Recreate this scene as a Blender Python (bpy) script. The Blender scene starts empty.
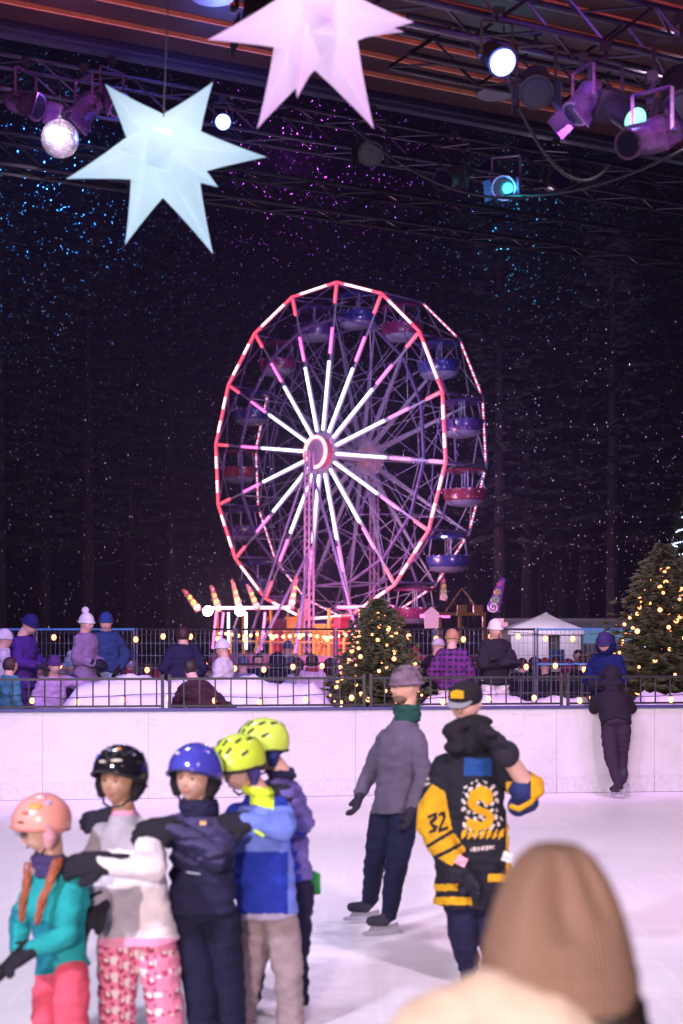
import bpy, bmesh, math, random
import numpy as np
from mathutils import Vector, Matrix, noise, Euler

R_ = math.radians
random.seed(7)
scn = bpy.context.scene
F, CX, HY, EYE = 1422.0, 341.5, 617.0, 2.05      # focal length in px, image centre, horizon row, eye height

# ------------------------------------------------------------------ camera
cam = bpy.data.cameras.new('camera'); camo = bpy.data.objects.new('camera', cam)
scn.collection.objects.link(camo); scn.camera = camo
camo.location = (0, 0, EYE); camo.rotation_euler = (R_(90), 0, 0)
cam.sensor_fit = 'VERTICAL'; cam.sensor_height = 36; cam.sensor_width = 24
cam.lens = 36 * F / 1024; cam.shift_y = (HY - 512) / 1024; cam.clip_end = 600; cam.clip_start = .1
cam.dof.use_dof = True; cam.dof.focus_distance = 18.0; cam.dof.aperture_fstop = 1.9

# ------------------------------------------------------------------ world: night sky, violet
w = bpy.data.worlds.new('World'); scn.world = w; w.use_nodes = True
bg = w.node_tree.nodes['Background']
bg.inputs[0].default_value = (.30, .20, .62, 1); bg.inputs[1].default_value = .004

# ------------------------------------------------------------------ exposure
scn.view_settings.view_transform = 'Standard'; scn.view_settings.look = 'None'
scn.view_settings.exposure = 0; scn.view_settings.gamma = 1; scn.view_settings.use_curve_mapping = False
scn.cycles.use_denoising = True; scn.cycles.max_bounces = 6; scn.cycles.diffuse_bounces = 3
scn.cycles.sample_clamp_indirect = 4; scn.cycles.use_light_tree = True
scn.cycles.transparent_max_bounces = 8

def lamp(kind, name, loc, target, energy, color, size=.3, cone=60, blend=.6):
    l = bpy.data.lights.new(name, kind); l.energy = energy; l.color = color
    if kind == 'AREA': l.size = size
    else: l.shadow_soft_size = size
    if kind == 'SPOT': l.spot_size = R_(cone); l.spot_blend = blend
    o = bpy.data.objects.new(name, l); scn.collection.objects.link(o); o.location = loc
    if target is not None:
        o.rotation_euler = (Vector(target) - Vector(loc)).to_track_quat('-Z', 'Y').to_euler()
    return o
# rink wash lamps on the canopy's rear trusses, above and behind the frame
lamp('SPOT', 'rink_wash_light', (-4.5, 1.0, 6.2), (-1.5, 9.6, 0), 3100, (.84, .80, 1.0), .35, 60)
lamp('SPOT', 'rink_wash_light', (3.5, 1.5, 6.2), (2.5, 11, 0), 2500, (1.0, .72, .95), .35, 58)
lamp('SPOT', 'rink_wash_light', (0.0, 3.5, 6.3), (0, 16.2, .3), 1500, (.98, .80, .94), .35, 43)
lamp('SPOT', 'rink_wash_light', (-6.0, 7.5, 6.3), (-1.5, 13, 0), 300, (.62, .52, 1.0), .3, 72)
lamp('SPOT', 'rink_wash_light', (6.0, 8.5, 6.3), (1.5, 13.5, 0), 900, (1.0, .62, .95), .3, 72)
lamp('SPOT', 'rink_top_light', (-2.6, 9.6, 6.5), (-2.4, 10.4, 0), 480, (.86, .80, 1.0), .4, 100)
lamp('SPOT', 'rink_top_light', (3.0, 10.4, 6.5), (2.6, 10.8, 0), 620, (1.0, .76, .94), .4, 100)
lamp('SPOT', 'front_fill_light', (-1.7, -4.5, 3.5), (-.3, 6.5, .85), 4200, (1.0, .74, .68), .25, 42)  # unseen warm lamp added behind the camera to brighten faces
# purple and blue effect lamps thrown over the crowd and the falling snow
lamp('SPOT', 'crowd_beam_light', (-3.5, 12.9, 6.2), (-3.2, 18.6, .8), 1500, (.40, .22, 1.0), .15, 74)
lamp('SPOT', 'crowd_beam_light', (3.0, 15.0, 6.2), (2.6, 20, .8), 1000, (.70, .30, 1.0), .15, 80)
lamp('SPOT', 'crowd_beam_light', (-.5, 11.5, 6.2), (-.6, 17.4, .8), 650, (1.0, .55, .85), .15, 70)
lamp('SPOT', 'snow_beam_light', (-3.2, 15.5, 7.2), (-6.0, 30, 10.0), 9000, (.02, .26, 1.0), .1, 46)
lamp('SPOT', 'snow_beam_light', (-.6, 16.0, 7.2), (-.8, 30, 12.5), 6500, (.66, .05, 1.0), .1, 40)
lamp('SPOT', 'snow_beam_light', (1.9, 16.6, 6.9), (3.6, 28, 9.0), 6000, (.02, .5, 1.0), .1, 28)
lamp('SPOT', 'snow_beam_light', (0.3, 16.2, 7.2), (0, 34, 10), 900, (.26, .10, .95), .1, 70)
# unseen lamps added to light the truss fixtures and canopy boards
lamp('SPOT', 'truss_fill_light', (3.6, 6.6, 4.9), (2.4, 10.2, 5.8), 230, (.48, .16, 1.0), .1, 60)
lamp('SPOT', 'truss_fill_light', (-5.0, 8.8, 5.0), (-3.0, 12.6, 6.6), 240, (.85, .30, 1.0), .1, 60)
lamp('SPOT', 'canopy_fill_light', (1.5, 6.0, 5.6), (2.5, 12.5, 7.0), 170, (1.0, .30, .2), .2, 100)
lamp('SPOT', 'canopy_fill_light', (-3.5, 5.5, 5.6), (-2.5, 11, 7.0), 120, (1.0, .30, .40), .2, 100)

# ------------------------------------------------------------------ helpers
def P(px, py, Y): return Vector(((px - CX) / F * Y, Y, EYE + (HY - py) / F * Y))

MATS = {}
def mat(name, col, rough=.6, metal=0, emit=None, es=0, var=0, vscale=8, bump=0, bscale=40, coat=0, sheen=0, tex='noise', spec=None, aniso=None):
    if name in MATS: return MATS[name]
    m = bpy.data.materials.new(name); m.use_nodes = True; nt = m.node_tree
    b = nt.nodes['Principled BSDF']
    b.inputs['Base Color'].default_value = (*col, 1); b.inputs['Roughness'].default_value = rough
    b.inputs['Metallic'].default_value = metal
    if coat: b.inputs['Coat Weight'].default_value = coat; b.inputs['Coat Roughness'].default_value = .08
    if sheen: b.inputs['Sheen Weight'].default_value = sheen
    if spec is not None: b.inputs['Specular IOR Level'].default_value = spec
    if emit: b.inputs['Emission Color'].default_value = (*emit, 1); b.inputs['Emission Strength'].default_value = es
    if var or bump:
        tc = nt.nodes.new('ShaderNodeTexCoord'); mp = nt.nodes.new('ShaderNodeMapping')
        nt.links.new(tc.outputs['Object'], mp.inputs[0])
        if aniso: mp.inputs['Scale'].default_value = aniso
    if var:
        n = nt.nodes.new('ShaderNodeTexNoise'); n.inputs['Scale'].default_value = vscale; n.inputs['Detail'].default_value = 5
        nt.links.new(mp.outputs[0], n.inputs[0])
        r = nt.nodes.new('ShaderNodeMapRange'); r.inputs[1].default_value = .3; r.inputs[2].default_value = .7
        r.inputs[3].default_value = 1 - var; r.inputs[4].default_value = 1 + var
        nt.links.new(n.outputs[0], r.inputs[0])
        mx = nt.nodes.new('ShaderNodeVectorMath'); mx.operation = 'SCALE'; mx.inputs[0].default_value = col
        nt.links.new(r.outputs[0], mx.inputs['Scale']); nt.links.new(mx.outputs[0], b.inputs['Base Color'])
        r2 = nt.nodes.new('ShaderNodeMapRange'); r2.inputs[3].default_value = max(.02, rough - .12); r2.inputs[4].default_value = min(1, rough + .12)
        nt.links.new(n.outputs[0], r2.inputs[0]); nt.links.new(r2.outputs[0], b.inputs['Roughness'])
    if bump:
        n = nt.nodes.new('ShaderNodeTexNoise' if tex == 'noise' else 'ShaderNodeTexWave')
        n.inputs['Scale'].default_value = bscale
        if tex == 'wave': n.inputs['Distortion'].default_value = .6
        nt.links.new(mp.outputs[0], n.inputs[0])
        bp = nt.nodes.new('ShaderNodeBump'); bp.inputs['Strength'].default_value = bump; bp.inputs['Distance'].default_value = .01
        nt.links.new(n.outputs['Fac' if tex == 'wave' else 0], bp.inputs['Height']); nt.links.new(bp.outputs[0], b.inputs['Normal'])
    MATS[name] = m; return m
def cloth(name, col, var=.14, rough=.85): return mat(name, col, rough, var=var, vscale=14, bump=.35, bscale=26, spec=.2)
def glow(name, col, s): return mat(name, (.3, .3, .3), .4, emit=col, es=s)

def tag(o, label=None, cat=None, group=None, kind=None):
    if label: o['label'] = label
    if cat: o['category'] = cat
    if group: o['group'] = group
    if kind: o['kind'] = kind
    return o
def empty(name, loc, label, cat, group=None, rz=0, rot=None):
    o = bpy.data.objects.new(name, None); scn.collection.objects.link(o); o.location = loc
    o.rotation_euler = rot if rot else (0, 0, rz); o.empty_display_size = .1
    return tag(o, label, cat, group)
def wm(o):
    m = o.matrix_basis.copy()
    return (wm(o.parent) @ m) if o.parent else m

class MB:
    def __init__(s): s.v = []; s.f = []; s.mi = []; s.cur = 0
    def add(s, vs, fs):
        n = len(s.v); s.v += [tuple(v) for v in vs]; s.f += [tuple(i + n for i in f) for f in fs]; s.mi += [s.cur] * len(fs); return s
    def box(s, c, size, M=None):
        hx, hy, hz = [a / 2 for a in size]
        vs = [Vector((x * hx, y * hy, z * hz)) for x in (-1, 1) for y in (-1, 1) for z in (-1, 1)]
        if M is not None: vs = [M @ v for v in vs]
        return s.add([v + Vector(c) for v in vs], [(0, 1, 3, 2), (4, 6, 7, 5), (0, 4, 5, 1), (2, 3, 7, 6), (0, 2, 6, 4), (1, 5, 7, 3)])
    def bar(s, a, b, w_, h_=None, up=Vector((0, 0, 1))):
        a, b = Vector(a), Vector(b); d = b - a; L = d.length; d.normalize(); h_ = h_ or w_
        x = d.cross(up); x = x.normalized() if x.length > 1e-4 else Vector((1, 0, 0)); z = x.cross(d)
        M = Matrix((x, d, z)).transposed()
        return s.box((a + b) / 2, (w_, L, h_), M)
    def tube(s, a, b, r0, r1=None, n=8, cap=True):
        a, b = Vector(a), Vector(b); r1 = r0 if r1 is None else r1; d = (b - a).normalized()
        x = d.orthogonal().normalized(); y = d.cross(x)
        vs = []
        for c, r in ((a, r0), (b, r1)):
            for k in range(n):
                t = 2 * math.pi * k / n; vs.append(c + (x * math.cos(t) + y * math.sin(t)) * r)
        fs = [(k, (k + 1) % n, n + (k + 1) % n, n + k) for k in range(n)]
        if cap: fs += [tuple(reversed(range(n))), tuple(range(n, 2 * n))]
        return s.add(vs, fs)
    def path(s, pts, r, n=6):
        pts = [Vector(p) for p in pts]; rs = r if isinstance(r, (list, tuple)) else [r] * len(pts)
        vs = []; fs = []; x = None
        for i, p in enumerate(pts):
            d = (pts[min(i + 1, len(pts) - 1)] - pts[max(i - 1, 0)]).normalized()
            if x is None: x = d.orthogonal().normalized()
            x = (x - d * x.dot(d)).normalized(); y = d.cross(x)
            for k in range(n):
                t = 2 * math.pi * k / n; vs.append(p + (x * math.cos(t) + y * math.sin(t)) * rs[i])
            if i: fs += [((i - 1) * n + k, (i - 1) * n + (k + 1) % n, i * n + (k + 1) % n, i * n + k) for k in range(n)]
        fs += [tuple(reversed(range(n))), tuple(range(len(vs) - n, len(vs)))]
        return s.add(vs, fs)
    def ball(s, c, r, n=12, m=8, M=None):
        c = Vector(c); r = Vector(r) if hasattr(r, '__len__') else Vector((r, r, r)); vs = []; fs = []
        def q(v): v = Vector((v[0] * r[0], v[1] * r[1], v[2] * r[2])); return c + (M @ v if M is not None else v)
        vs.append(q((0, 0, 1)))
        for i in range(1, m):
            a = math.pi * i / m
            for k in range(n):
                t = 2 * math.pi * k / n; vs.append(q((math.sin(a) * math.cos(t), math.sin(a) * math.sin(t), math.cos(a))))
        vs.append(q((0, 0, -1)))
        for k in range(n): fs.append((0, 1 + k, 1 + (k + 1) % n))
        for i in range(m - 2):
            for k in range(n):
                a = 1 + i * n; fs.append((a + k, a + n + k, a + n + (k + 1) % n, a + (k + 1) % n))
        a = 1 + (m - 2) * n
        for k in range(n): fs.append((a + k, len(vs) - 1, a + (k + 1) % n))
        return s.add(vs, fs)
    def capsule(s, a, b, ra, rb, n=12):
        s.ball(a, ra, n, 8); s.ball(b, rb, n, 8)
        a, b = Vector(a), Vector(b)
        if (b - a).length > 1e-4: s.tube(a, b, ra, rb, n)
        return s
    def chain(s, pts, rs, n=12):
        for i in range(len(pts) - 1): s.capsule(pts[i], pts[i + 1], rs[i], rs[i + 1], n)
        return s
    def loft(s, rings, n=24):
        """rings: (centre, xdir*halfwidth, ydir*halfdepth)"""
        vs = []; fs = []
        for i, (c, a, b) in enumerate(rings):
            for k in range(n):
                t = 2 * math.pi * k / n; ct, st = math.cos(t), math.sin(t)
                vs.append(Vector(c) + Vector(a) * (abs(ct) ** .85 * (1 if ct >= 0 else -1)) + Vector(b) * (abs(st) ** .85 * (1 if st >= 0 else -1)))
            if i: fs += [((i - 1) * n + k, (i - 1) * n + (k + 1) % n, i * n + (k + 1) % n, i * n + k) for k in range(n)]
        fs += [tuple(reversed(range(n))), tuple(range(len(vs) - n, len(vs)))]
        return s.add(vs, fs)
    def prism(s, pts2, origin, ax, ay, thick):
        """extruded outline; ax, ay span the plane"""
        ax, ay = Vector(ax), Vector(ay); nn = ax.cross(ay).normalized() * thick / 2; o = Vector(origin); n = len(pts2)
        vs = [o + ax * p[0] + ay * p[1] - nn for p in pts2] + [o + ax * p[0] + ay * p[1] + nn for p in pts2]
        return s.add(vs, [tuple(reversed(range(n))), tuple(range(n, 2 * n))] + [(k, (k + 1) % n, n + (k + 1) % n, n + k) for k in range(n)])
    def build(s, name, mats, parent=None, world=True, smooth=False, fix=True):
        me = bpy.data.meshes.new(name); vs = s.v
        if parent is not None and world:
            Mi = wm(parent).inverted(); vs = [Mi @ Vector(v) for v in vs]
        me.from_pydata([tuple(v) for v in vs], [], s.f); me.update()
        mats = mats if isinstance(mats, (list, tuple)) else [mats]
        for m_ in mats: me.materials.append(m_)
        if len(mats) > 1: me.polygons.foreach_set('material_index', s.mi)
        if fix:
            bm = bmesh.new(); bm.from_mesh(me); bmesh.ops.recalc_face_normals(bm, faces=bm.faces); bm.to_mesh(me); bm.free()
        if smooth: me.polygons.foreach_set('use_smooth', [True] * len(me.polygons))
        o = bpy.data.objects.new(name, me); scn.collection.objects.link(o); o.parent = parent
        return o

def copy_tree(o, parent=None):
    c = o.copy(); scn.collection.objects.link(c); c.parent = parent
    for ch in list(o.children): copy_tree(ch, c)
    return c

def remesh(mb, name, mats, parent, vox, sm=2, wrinkle=0, wfreq=9, paint=None, disp=None, quilt=0):
    """union of closed shapes as one continuous skin"""
    me = bpy.data.meshes.new('tmp'); me.from_pydata([tuple(v) for v in mb.v], [], mb.f)
    bm = bmesh.new(); bm.from_mesh(me); bmesh.ops.recalc_face_normals(bm, faces=bm.faces); bm.to_mesh(me); bm.free()
    t = bpy.data.objects.new('tmp', me); scn.collection.objects.link(t)
    md = t.modifiers.new('r', 'REMESH'); md.mode = 'VOXEL'; md.voxel_size = vox; md.use_smooth_shade = True
    if sm: m2 = t.modifiers.new('s', 'SMOOTH'); m2.iterations = sm; m2.factor = .5
    dg = bpy.context.evaluated_depsgraph_get(); me2 = bpy.data.meshes.new_from_object(t.evaluated_get(dg))
    bpy.data.objects.remove(t); bpy.data.meshes.remove(me)
    me2.name = name; nv = len(me2.vertices)
    if wrinkle or disp or quilt:
        co = np.empty(nv * 3, 'f'); no = np.empty(nv * 3, 'f')
        me2.vertices.foreach_get('co', co); me2.vertices.foreach_get('normal', no); co = co.reshape(-1, 3); no = no.reshape(-1, 3)
        if disp: co = disp(co, no)
        if wrinkle:
            ph = random.random() * 20
            d = np.empty(nv, 'f')
            for i in range(nv):
                x, y, z = co[i]
                a = noise.noise(Vector((x * wfreq * .6 + ph, y * wfreq * .6, z * wfreq * 1.5)))
                b2 = noise.noise(Vector((x * wfreq * 2 + ph, y * wfreq * 2 - z * 9, z * wfreq * 3)))
                d[i] = (1 - abs(a) * 3) * .55 + b2 * .5
            co = co + no * (d * wrinkle)[:, None]
        if quilt:
            zz = co[:, 2] + .006 * np.sin(co[:, 0] * 40); co = co + no * ((np.abs(np.sin(np.pi * zz / quilt)) ** .5 - .8) * .011)[:, None]
        me2.vertices.foreach_set('co', co.astype('f').ravel())
    mats = mats if isinstance(mats, (list, tuple)) else [mats]
    me2.materials.clear()
    for m_ in mats: me2.materials.append(m_)
    if paint and len(mats) > 1:
        me2.update(); n = len(me2.polygons); c = np.empty(n * 3, 'f'); me2.polygons.foreach_get('center', c); c = c.reshape(-1, 3)
        nn = np.empty(n * 3, 'f'); me2.polygons.foreach_get('normal', nn)
        me2.polygons.foreach_set('material_index', paint(c, nn.reshape(-1, 3)).astype('i'))
    if parent is not None: me2.transform(wm(parent).inverted())
    me2.polygons.foreach_set('use_smooth', [True] * len(me2.polygons)); me2.update()
    o = bpy.data.objects.new(name, me2); scn.collection.objects.link(o); o.parent = parent
    return o
# ================================================================== THE SETTING
M_metal = mat('brushed_aluminium', (.42, .42, .45), .35, .85, var=.1, vscale=30)
M_black = mat('black_paint', (.02, .02, .024), .42, var=.2, vscale=20)
M_blackrub = mat('black_rubber', (.018, .018, .02), .7)
M_snow = mat('packed_snow', (.82, .83, .88), .7, var=.06, vscale=3, bump=.8, bscale=9)

# ice: pale, lightly glossy, cut by skate marks
def ice_mat():
    m = bpy.data.materials.new('skated_ice'); m.use_nodes = True; nt = m.node_tree; b = nt.nodes['Principled BSDF']
    N = nt.nodes.new; L = nt.links.new
    tc = N('ShaderNodeTexCoord')
    def noi(sc, rot, s, det=4):
        mp = N('ShaderNodeMapping'); mp.vector_type = 'TEXTURE' if False else 'POINT'; mp.inputs['Scale'].default_value = sc; mp.inputs['Rotation'].default_value = (0, 0, rot)
        L(tc.outputs['Object'], mp.inputs[0]); n = N('ShaderNodeTexNoise'); n.inputs['Scale'].default_value = s; n.inputs['Detail'].default_value = det
        n.inputs['Distortion'].default_value = .25; L(mp.outputs[0], n.inputs[0]); return n.outputs[0]
    def ramp(x, a, c): r = N('ShaderNodeMapRange'); r.inputs[1].default_value = a; r.inputs[2].default_value = c; L(x, r.inputs[0]); return r.outputs[0]
    def mul(a, c, op='MULTIPLY'):
        k = N('ShaderNodeMath'); k.operation = op
        for i, q in enumerate((a, c)):
            if isinstance(q, (int, float)): k.inputs[i].default_value = q
            else: L(q, k.inputs[i])
        return k.outputs[0]
    s1 = ramp(noi((.10, 2.2, 1), .12, 7, 2), .58, .61); s2 = ramp(noi((2.4, .14, 1), .5, 6, 2), .60, .63); s3 = ramp(noi((.12, 3.0, 1), -.5, 8, 2), .60, .63)
    big = ramp(noi((1, 1, 1), 0, .55), .35, .7); rough_p = ramp(noi((1, 1.5, 1), .1, 9, 8), .35, .75)
    sc = mul(mul(s1, s2, 'ADD'), s3, 'ADD')
    c1 = N('ShaderNodeMix'); c1.data_type = 'RGBA'; c1.inputs[6].default_value = (.80, .78, .84, 1); c1.inputs[7].default_value = (.95, .91, .94, 1)
    L(mul(mul(sc, .30), mul(big, .6), 'ADD'), c1.inputs[0])
    c2 = N('ShaderNodeMix'); c2.data_type = 'RGBA'; c2.inputs[7].default_value = (.90, .90, .94, 1); L(c1.outputs[2], c2.inputs[6]); L(mul(rough_p, .12), c2.inputs[0])
    L(c2.outputs[2], b.inputs['Base Color'])
    L(mul(mul(rough_p, .25), .34, 'ADD'), b.inputs['Roughness'])
    bp = N('ShaderNodeBump'); bp.inputs['Strength'].default_value = .16; bp.inputs['Distance'].default_value = .006
    L(mul(sc, mul(rough_p, .4), 'ADD'), bp.inputs['Height']); L(bp.outputs[0], b.inputs['Normal'])
    return m
M_ice = ice_mat()
WL, WR = 15.9, 16.7                      # distance of the rink boards at the frame's two sides
def wallY(x): return 16.3 + x * (WR - WL) / 7.6
g = MB().add([(-250, -60, -.35), (250, -60, -.35), (250, 260, -.35), (-250, 260, -.35)], [(0, 1, 2, 3)]).build('ground', mat('night_ground', (.10, .10, .12), .9, var=.3, vscale=.7, bump=.5, bscale=4)); tag(g, kind='structure')
ice = MB().box((0, 6.15, -.15), (24, 20.3, .3)); 
ice.v = [(x, (y if y < 10 else wallY(x) - .02), z) for x, y, z in ice.v]
tag(ice.build('ice_floor', M_ice), kind='structure')
# snow covered walkway behind the boards
def snow_sheet():
    vs = []; fs = []; nx, ny = 90, 26
    for j in range(ny + 1):
        for i in range(nx + 1):
            x = -12 + 24 * i / nx; y = wallY(x) + .12 + 5.6 * j / ny
            t = j / ny; z = .28 + .05 * noise.noise(Vector((x * 1.3, y * 1.7, 0)))
            if t > .7: z -= (t - .7) / .3 * .62
            vs.append((x, y, z))
    for j in range(ny):
        for i in range(nx):
            a = j * (nx + 1) + i; fs.append((a, a + 1, a + nx + 2, a + nx + 1))
    return MB().add(vs, fs).build('snow_walkway_ground', M_snow, smooth=True)
tag(snow_sheet(), kind='structure')
# snow bank heaped along the rail, lumpy (one mass)
def bank(x0, x1, yoff, h, seed, label):
    vs = []; fs = []; nx = int((x1 - x0) / .06); ny = 14
    for j in range(ny + 1):
        for i in range(nx + 1):
            x = x0 + (x1 - x0) * i / nx; t = j / ny; y = wallY(x) + yoff + t * 1.0
            e = math.sin(math.pi * t) ** .45 * min(1, (i / nx) * 7, (1 - i / nx) * 7) ** .6
            hh = h * (.88 + .10 * noise.noise(Vector((x * 1.1 + seed, .5, .3))) + .10 * noise.noise(Vector((x * 3.2, y * 2.5, seed))) + .04 * noise.noise(Vector((x * 15, y * 15, seed))))
            vs.append((x, y, .26 + max(0.02, hh) * e))
    for j in range(ny):
        for i in range(nx):
            a = j * (nx + 1) + i; fs.append((a, a + 1, a + nx + 2, a + nx + 1))
    o = MB().add(vs, fs).build('snow_bank', M_snow, smooth=True)
    return tag(o, label, 'snow bank', 'banks of cleared snow behind the rail')
bank(-3.65, .2, .62, 1.16, 1.7, 'lumpy white snow bank heaped behind the rail below the ferris wheel')
bank(.7, 3.4, .62, .93, 5.1, 'low white snow bank behind the rail in front of the tent crowd')
bank(3.3, 6.5, .5, .93, 9.1, 'low white snow bank behind the rail under the large lit fir')

# ---- rink boards
bd = empty('rink_board', (0, 16.3, 0), 'white panelled rink boards with dark top rail running across behind the skaters', 'rink boards')
M_hdpe = mat('white_hdpe', (.60, .59, .61), .32, var=.035, vscale=5, bump=.05, bscale=3)
def scuffs(m, amt):
    nt = m.node_tree; p = nt.nodes['Principled BSDF']; N = nt.nodes.new; L = nt.links.new; src = p.inputs['Base Color'].links[0].from_socket
    tc = N('ShaderNodeTexCoord'); out = src
    for sc, rot, th in (((1.2, 1, 9), .35, .66), ((1.6, 1, 11), -.5, .67), ((9, 1, 1.2), .1, .69)):
        mp = N('ShaderNodeMapping'); mp.inputs['Scale'].default_value = sc; mp.inputs['Rotation'].default_value = (0, rot, 0); L(tc.outputs['Object'], mp.inputs[0])
        n = N('ShaderNodeTexNoise'); n.inputs['Scale'].default_value = 3.2; n.inputs['Detail'].default_value = 3; L(mp.outputs[0], n.inputs[0])
        r = N('ShaderNodeMapRange'); r.inputs[1].default_value = th; r.inputs[2].default_value = th + .03; r.inputs[4].default_value = amt; L(n.outputs[0], r.inputs[0])
        mx = N('ShaderNodeMix'); mx.data_type = 'RGBA'; mx.inputs[7].default_value = (.25, .23, .28, 1); L(r.outputs[0], mx.inputs[0]); L(out, mx.inputs[6]); out = mx.outputs[2]
    L(out, p.inputs['Base Color'])
scuffs(M_hdpe, .22)
M_joint = mat('board_joint', (.33, .32, .36), .6)
TOP = .985
def wp(x, off=0, z=0): return Vector((x, wallY(x) + off, z))
xs = [-9.2 + 1.17 * k for k in range(17)]
for a, b in zip(xs[:-1], xs[1:]):
    m = MB().bar(wp(a + .0015, .0, TOP / 2 + .0), wp(b - .0015, .0, TOP / 2 + .0), .012, TOP - .004)
    m.build('panel', M_hdpe, bd)
    MB().bar(wp(a + .002, -.012, .1), wp(b - .002, -.012, .1), .012, .19).build('kick_strip', mat('kick_strip_plastic', (.56, .55, .57), .4, var=.1, vscale=20), bd)
MB().bar(wp(-9.3, .015, TOP + .015), wp(9.6, .015, TOP + .015), .09, .035).build('cap_rail', mat('blue_black_cap', (.05, .05, .16), .45), bd)
m = MB()
for x in xs: m.bar(wp(x, .04, 0), wp(x, .04, TOP - .01), .05, .05)
m.build('support_frame', M_black, bd)

# ---- low black rail on top of the boards, in sections
RT = TOP + .36
sec = [(-4.6, -2.02), (-1.98, .28), (.32, 2.6), (2.64, 4.9), (4.94, 7.2)]
for i, (a, b) in enumerate(sec):
    r = empty('railing', wp(a, .12, TOP), ['black barred railing section behind the purple coated man', 'black barred railing section in front of the snow bank under the ferris wheel', 'black barred railing section before the small lit fir', 'black barred railing section before the tent crowd', 'black barred railing section before the large lit fir'][i], 'railing', 'black railing sections standing behind the rink boards')
    MB().bar(wp(a, .12, RT), wp(b, .12, RT), .028, .028).bar(wp(a, .12, TOP + .05), wp(b, .12, TOP + .05), .024, .024).build('rail', M_black, r)
    for x in (a + .02, b - .02): MB().bar(wp(x, .12, .27), wp(x, .12, RT + .05), .035, .035).build('post', M_black, r)
    x = a + .18
    while x < b - .08:
        MB().bar(wp(x, .12, TOP + .055), wp(x, .12, RT - .012), .016, .016).build('baluster', M_black, r); x += .178

# ---- steel mesh fence panels behind the walkway
FY = 19.6
M_fence = mat('galvanised_wire', (.14, .17, .28), .45, .5)
M_fblue = mat('blue_painted_steel', (.10, .35, .75), .4, .2)
fx = -5.6
fl = ['mesh fence panel behind the purple coated man', 'mesh fence panel behind the blue jacket man', 'mesh fence panel below the white ride lamps', 'mesh fence panel below the ferris wheel hub', 'mesh fence panel behind the small lit fir', 'mesh fence panel behind the plaid shirt person', 'mesh fence panel in front of the white tent', 'mesh fence panel beside the blue puffer person', 'mesh fence panel behind the large lit fir']
for i in range(9):
    a, b = fx + .02, fx + 1.36; fx += 1.38
    r = empty('fence_panel', (a, FY, -.3), fl[i], 'fence', 'wire mesh fence panels along the walkway')
    mm = M_fblue if i in (0, 1, 6, 7, 8) else M_black
    for z in (.35, 1.40, 1.88): MB().tube((a, FY, z), (b, FY, z), .015 if z > .4 else .010, n=6).build('rail', mm, r)
    for x in (a, b): MB().tube((x, FY, -.3), (x, FY, 1.90), .014, n=8).build('post', M_fence, r)
    m = MB(); x = a + .07
    while x < b: m.bar((x, FY - .004, .34), (x, FY - .004, 1.87), .0045, .0045); x += .062
    z = .5
    while z < 1.85: m.bar((a, FY + .004, z), (b, FY + .004, z), .0045, .0045); z += .17
    m.build('mesh', M_fence, r)

# ---- string lights
M_bulb = glow('warm_bulb', (1.0, .30, .09), 4.5)
M_cable = M_blackrub
def string_lights(y_, z_, x0, x1, step, label, sag=.05, rad=.034, m=M_bulb):
    r = empty('string_lights', (x0, y_, z_), label, 'string lights', 'strings of warm bulbs hung along the fences')
    n = int((x1 - x0) / step); pts = []
    for k in range(n * 3 + 1):
        t = k / 3; x = x0 + step * t; z = z_ - sag * (.5 - .5 * math.cos(2 * math.pi * (t % 4) / 4)) + random.uniform(-.008, .008); pts.append(Vector((x, y_ + (0), z)))
    MB().path(pts, .006, 4).build('wire', M_cable, r)
    for k in range(1, n * 3, 3):
        p = pts[k] + Vector((0, -.01, -.03)); s = MB().ball(p + Vector((0, 0, -.02)), (rad, rad, rad * 1.25), 8, 6).build('bulb', m, r, smooth=True)
        MB().tube(p + Vector((0, 0, .03)), p, .012, n=6).build('socket', M_black, s)
string_lights(FY - .06, 1.84, -5.2, 6.0, .375, 'upper string of warm round bulbs along the top of the mesh fence')
string_lights(FY - .08, 1.44, -5.2, 6.0, .40, 'lower string of warm round bulbs along the middle of the mesh fence', .07)
string_lights(wallY(0) + .22, 1.16, -4.3, 5.4,   .53, 'string of warm bulbs hung just behind the black railing', .05, .030)

# ================================================================== CANOPY
E1 = Vector((.889, .458, 0)); E2 = Vector((.458, -.889, 0))       # along the eave, and back over the audience
E0 = Vector((-2.9, 12.0, 7.05))
def ep(s, t, z=0): return E0 + E1 * s + E2 * t + Vector((0, 0, z))
can = empty('canopy_roof', ep(0, 0), 'timber canopy roof of dark red boards with pale battens over the rink', 'canopy')
M_wood = mat('red_brown_boards', (.030, .007, .006), .5, var=.3, vscale=5, bump=.3, bscale=12, aniso=(1, 6, 1))
M_batten = mat('orange_batten', (.75, .25, .12), .4, var=.15)
for k in range(26):
    t0 = .08 + k * .40
    MB().bar(ep(-9, t0 + .19, .05), ep(14, t0 + .19, .05), .37, .05).build('board', M_wood, can)
    MB().bar(ep(-9, t0 + .385, .012 - .0), ep(14, t0 + .385, .012), .022, .04).build('batten', M_batten, can)
MB().bar(ep(-9, 5.2, .16), ep(14, 5.2, .16), 10.6, .10).build('deck', M_black, can)
MB().bar(ep(-9, .0, .06), ep(14, .0, .06), .06, .16).build('fascia', mat('fascia_metal', (.12, .10, .18), .3, .8), can)
MB().bar(ep(-9, -.10, .0), ep(14, -.10, .0), .10, .10).build('gutter', mat('gutter_metal', (.16, .16, .22), .3, .8), can)
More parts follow.
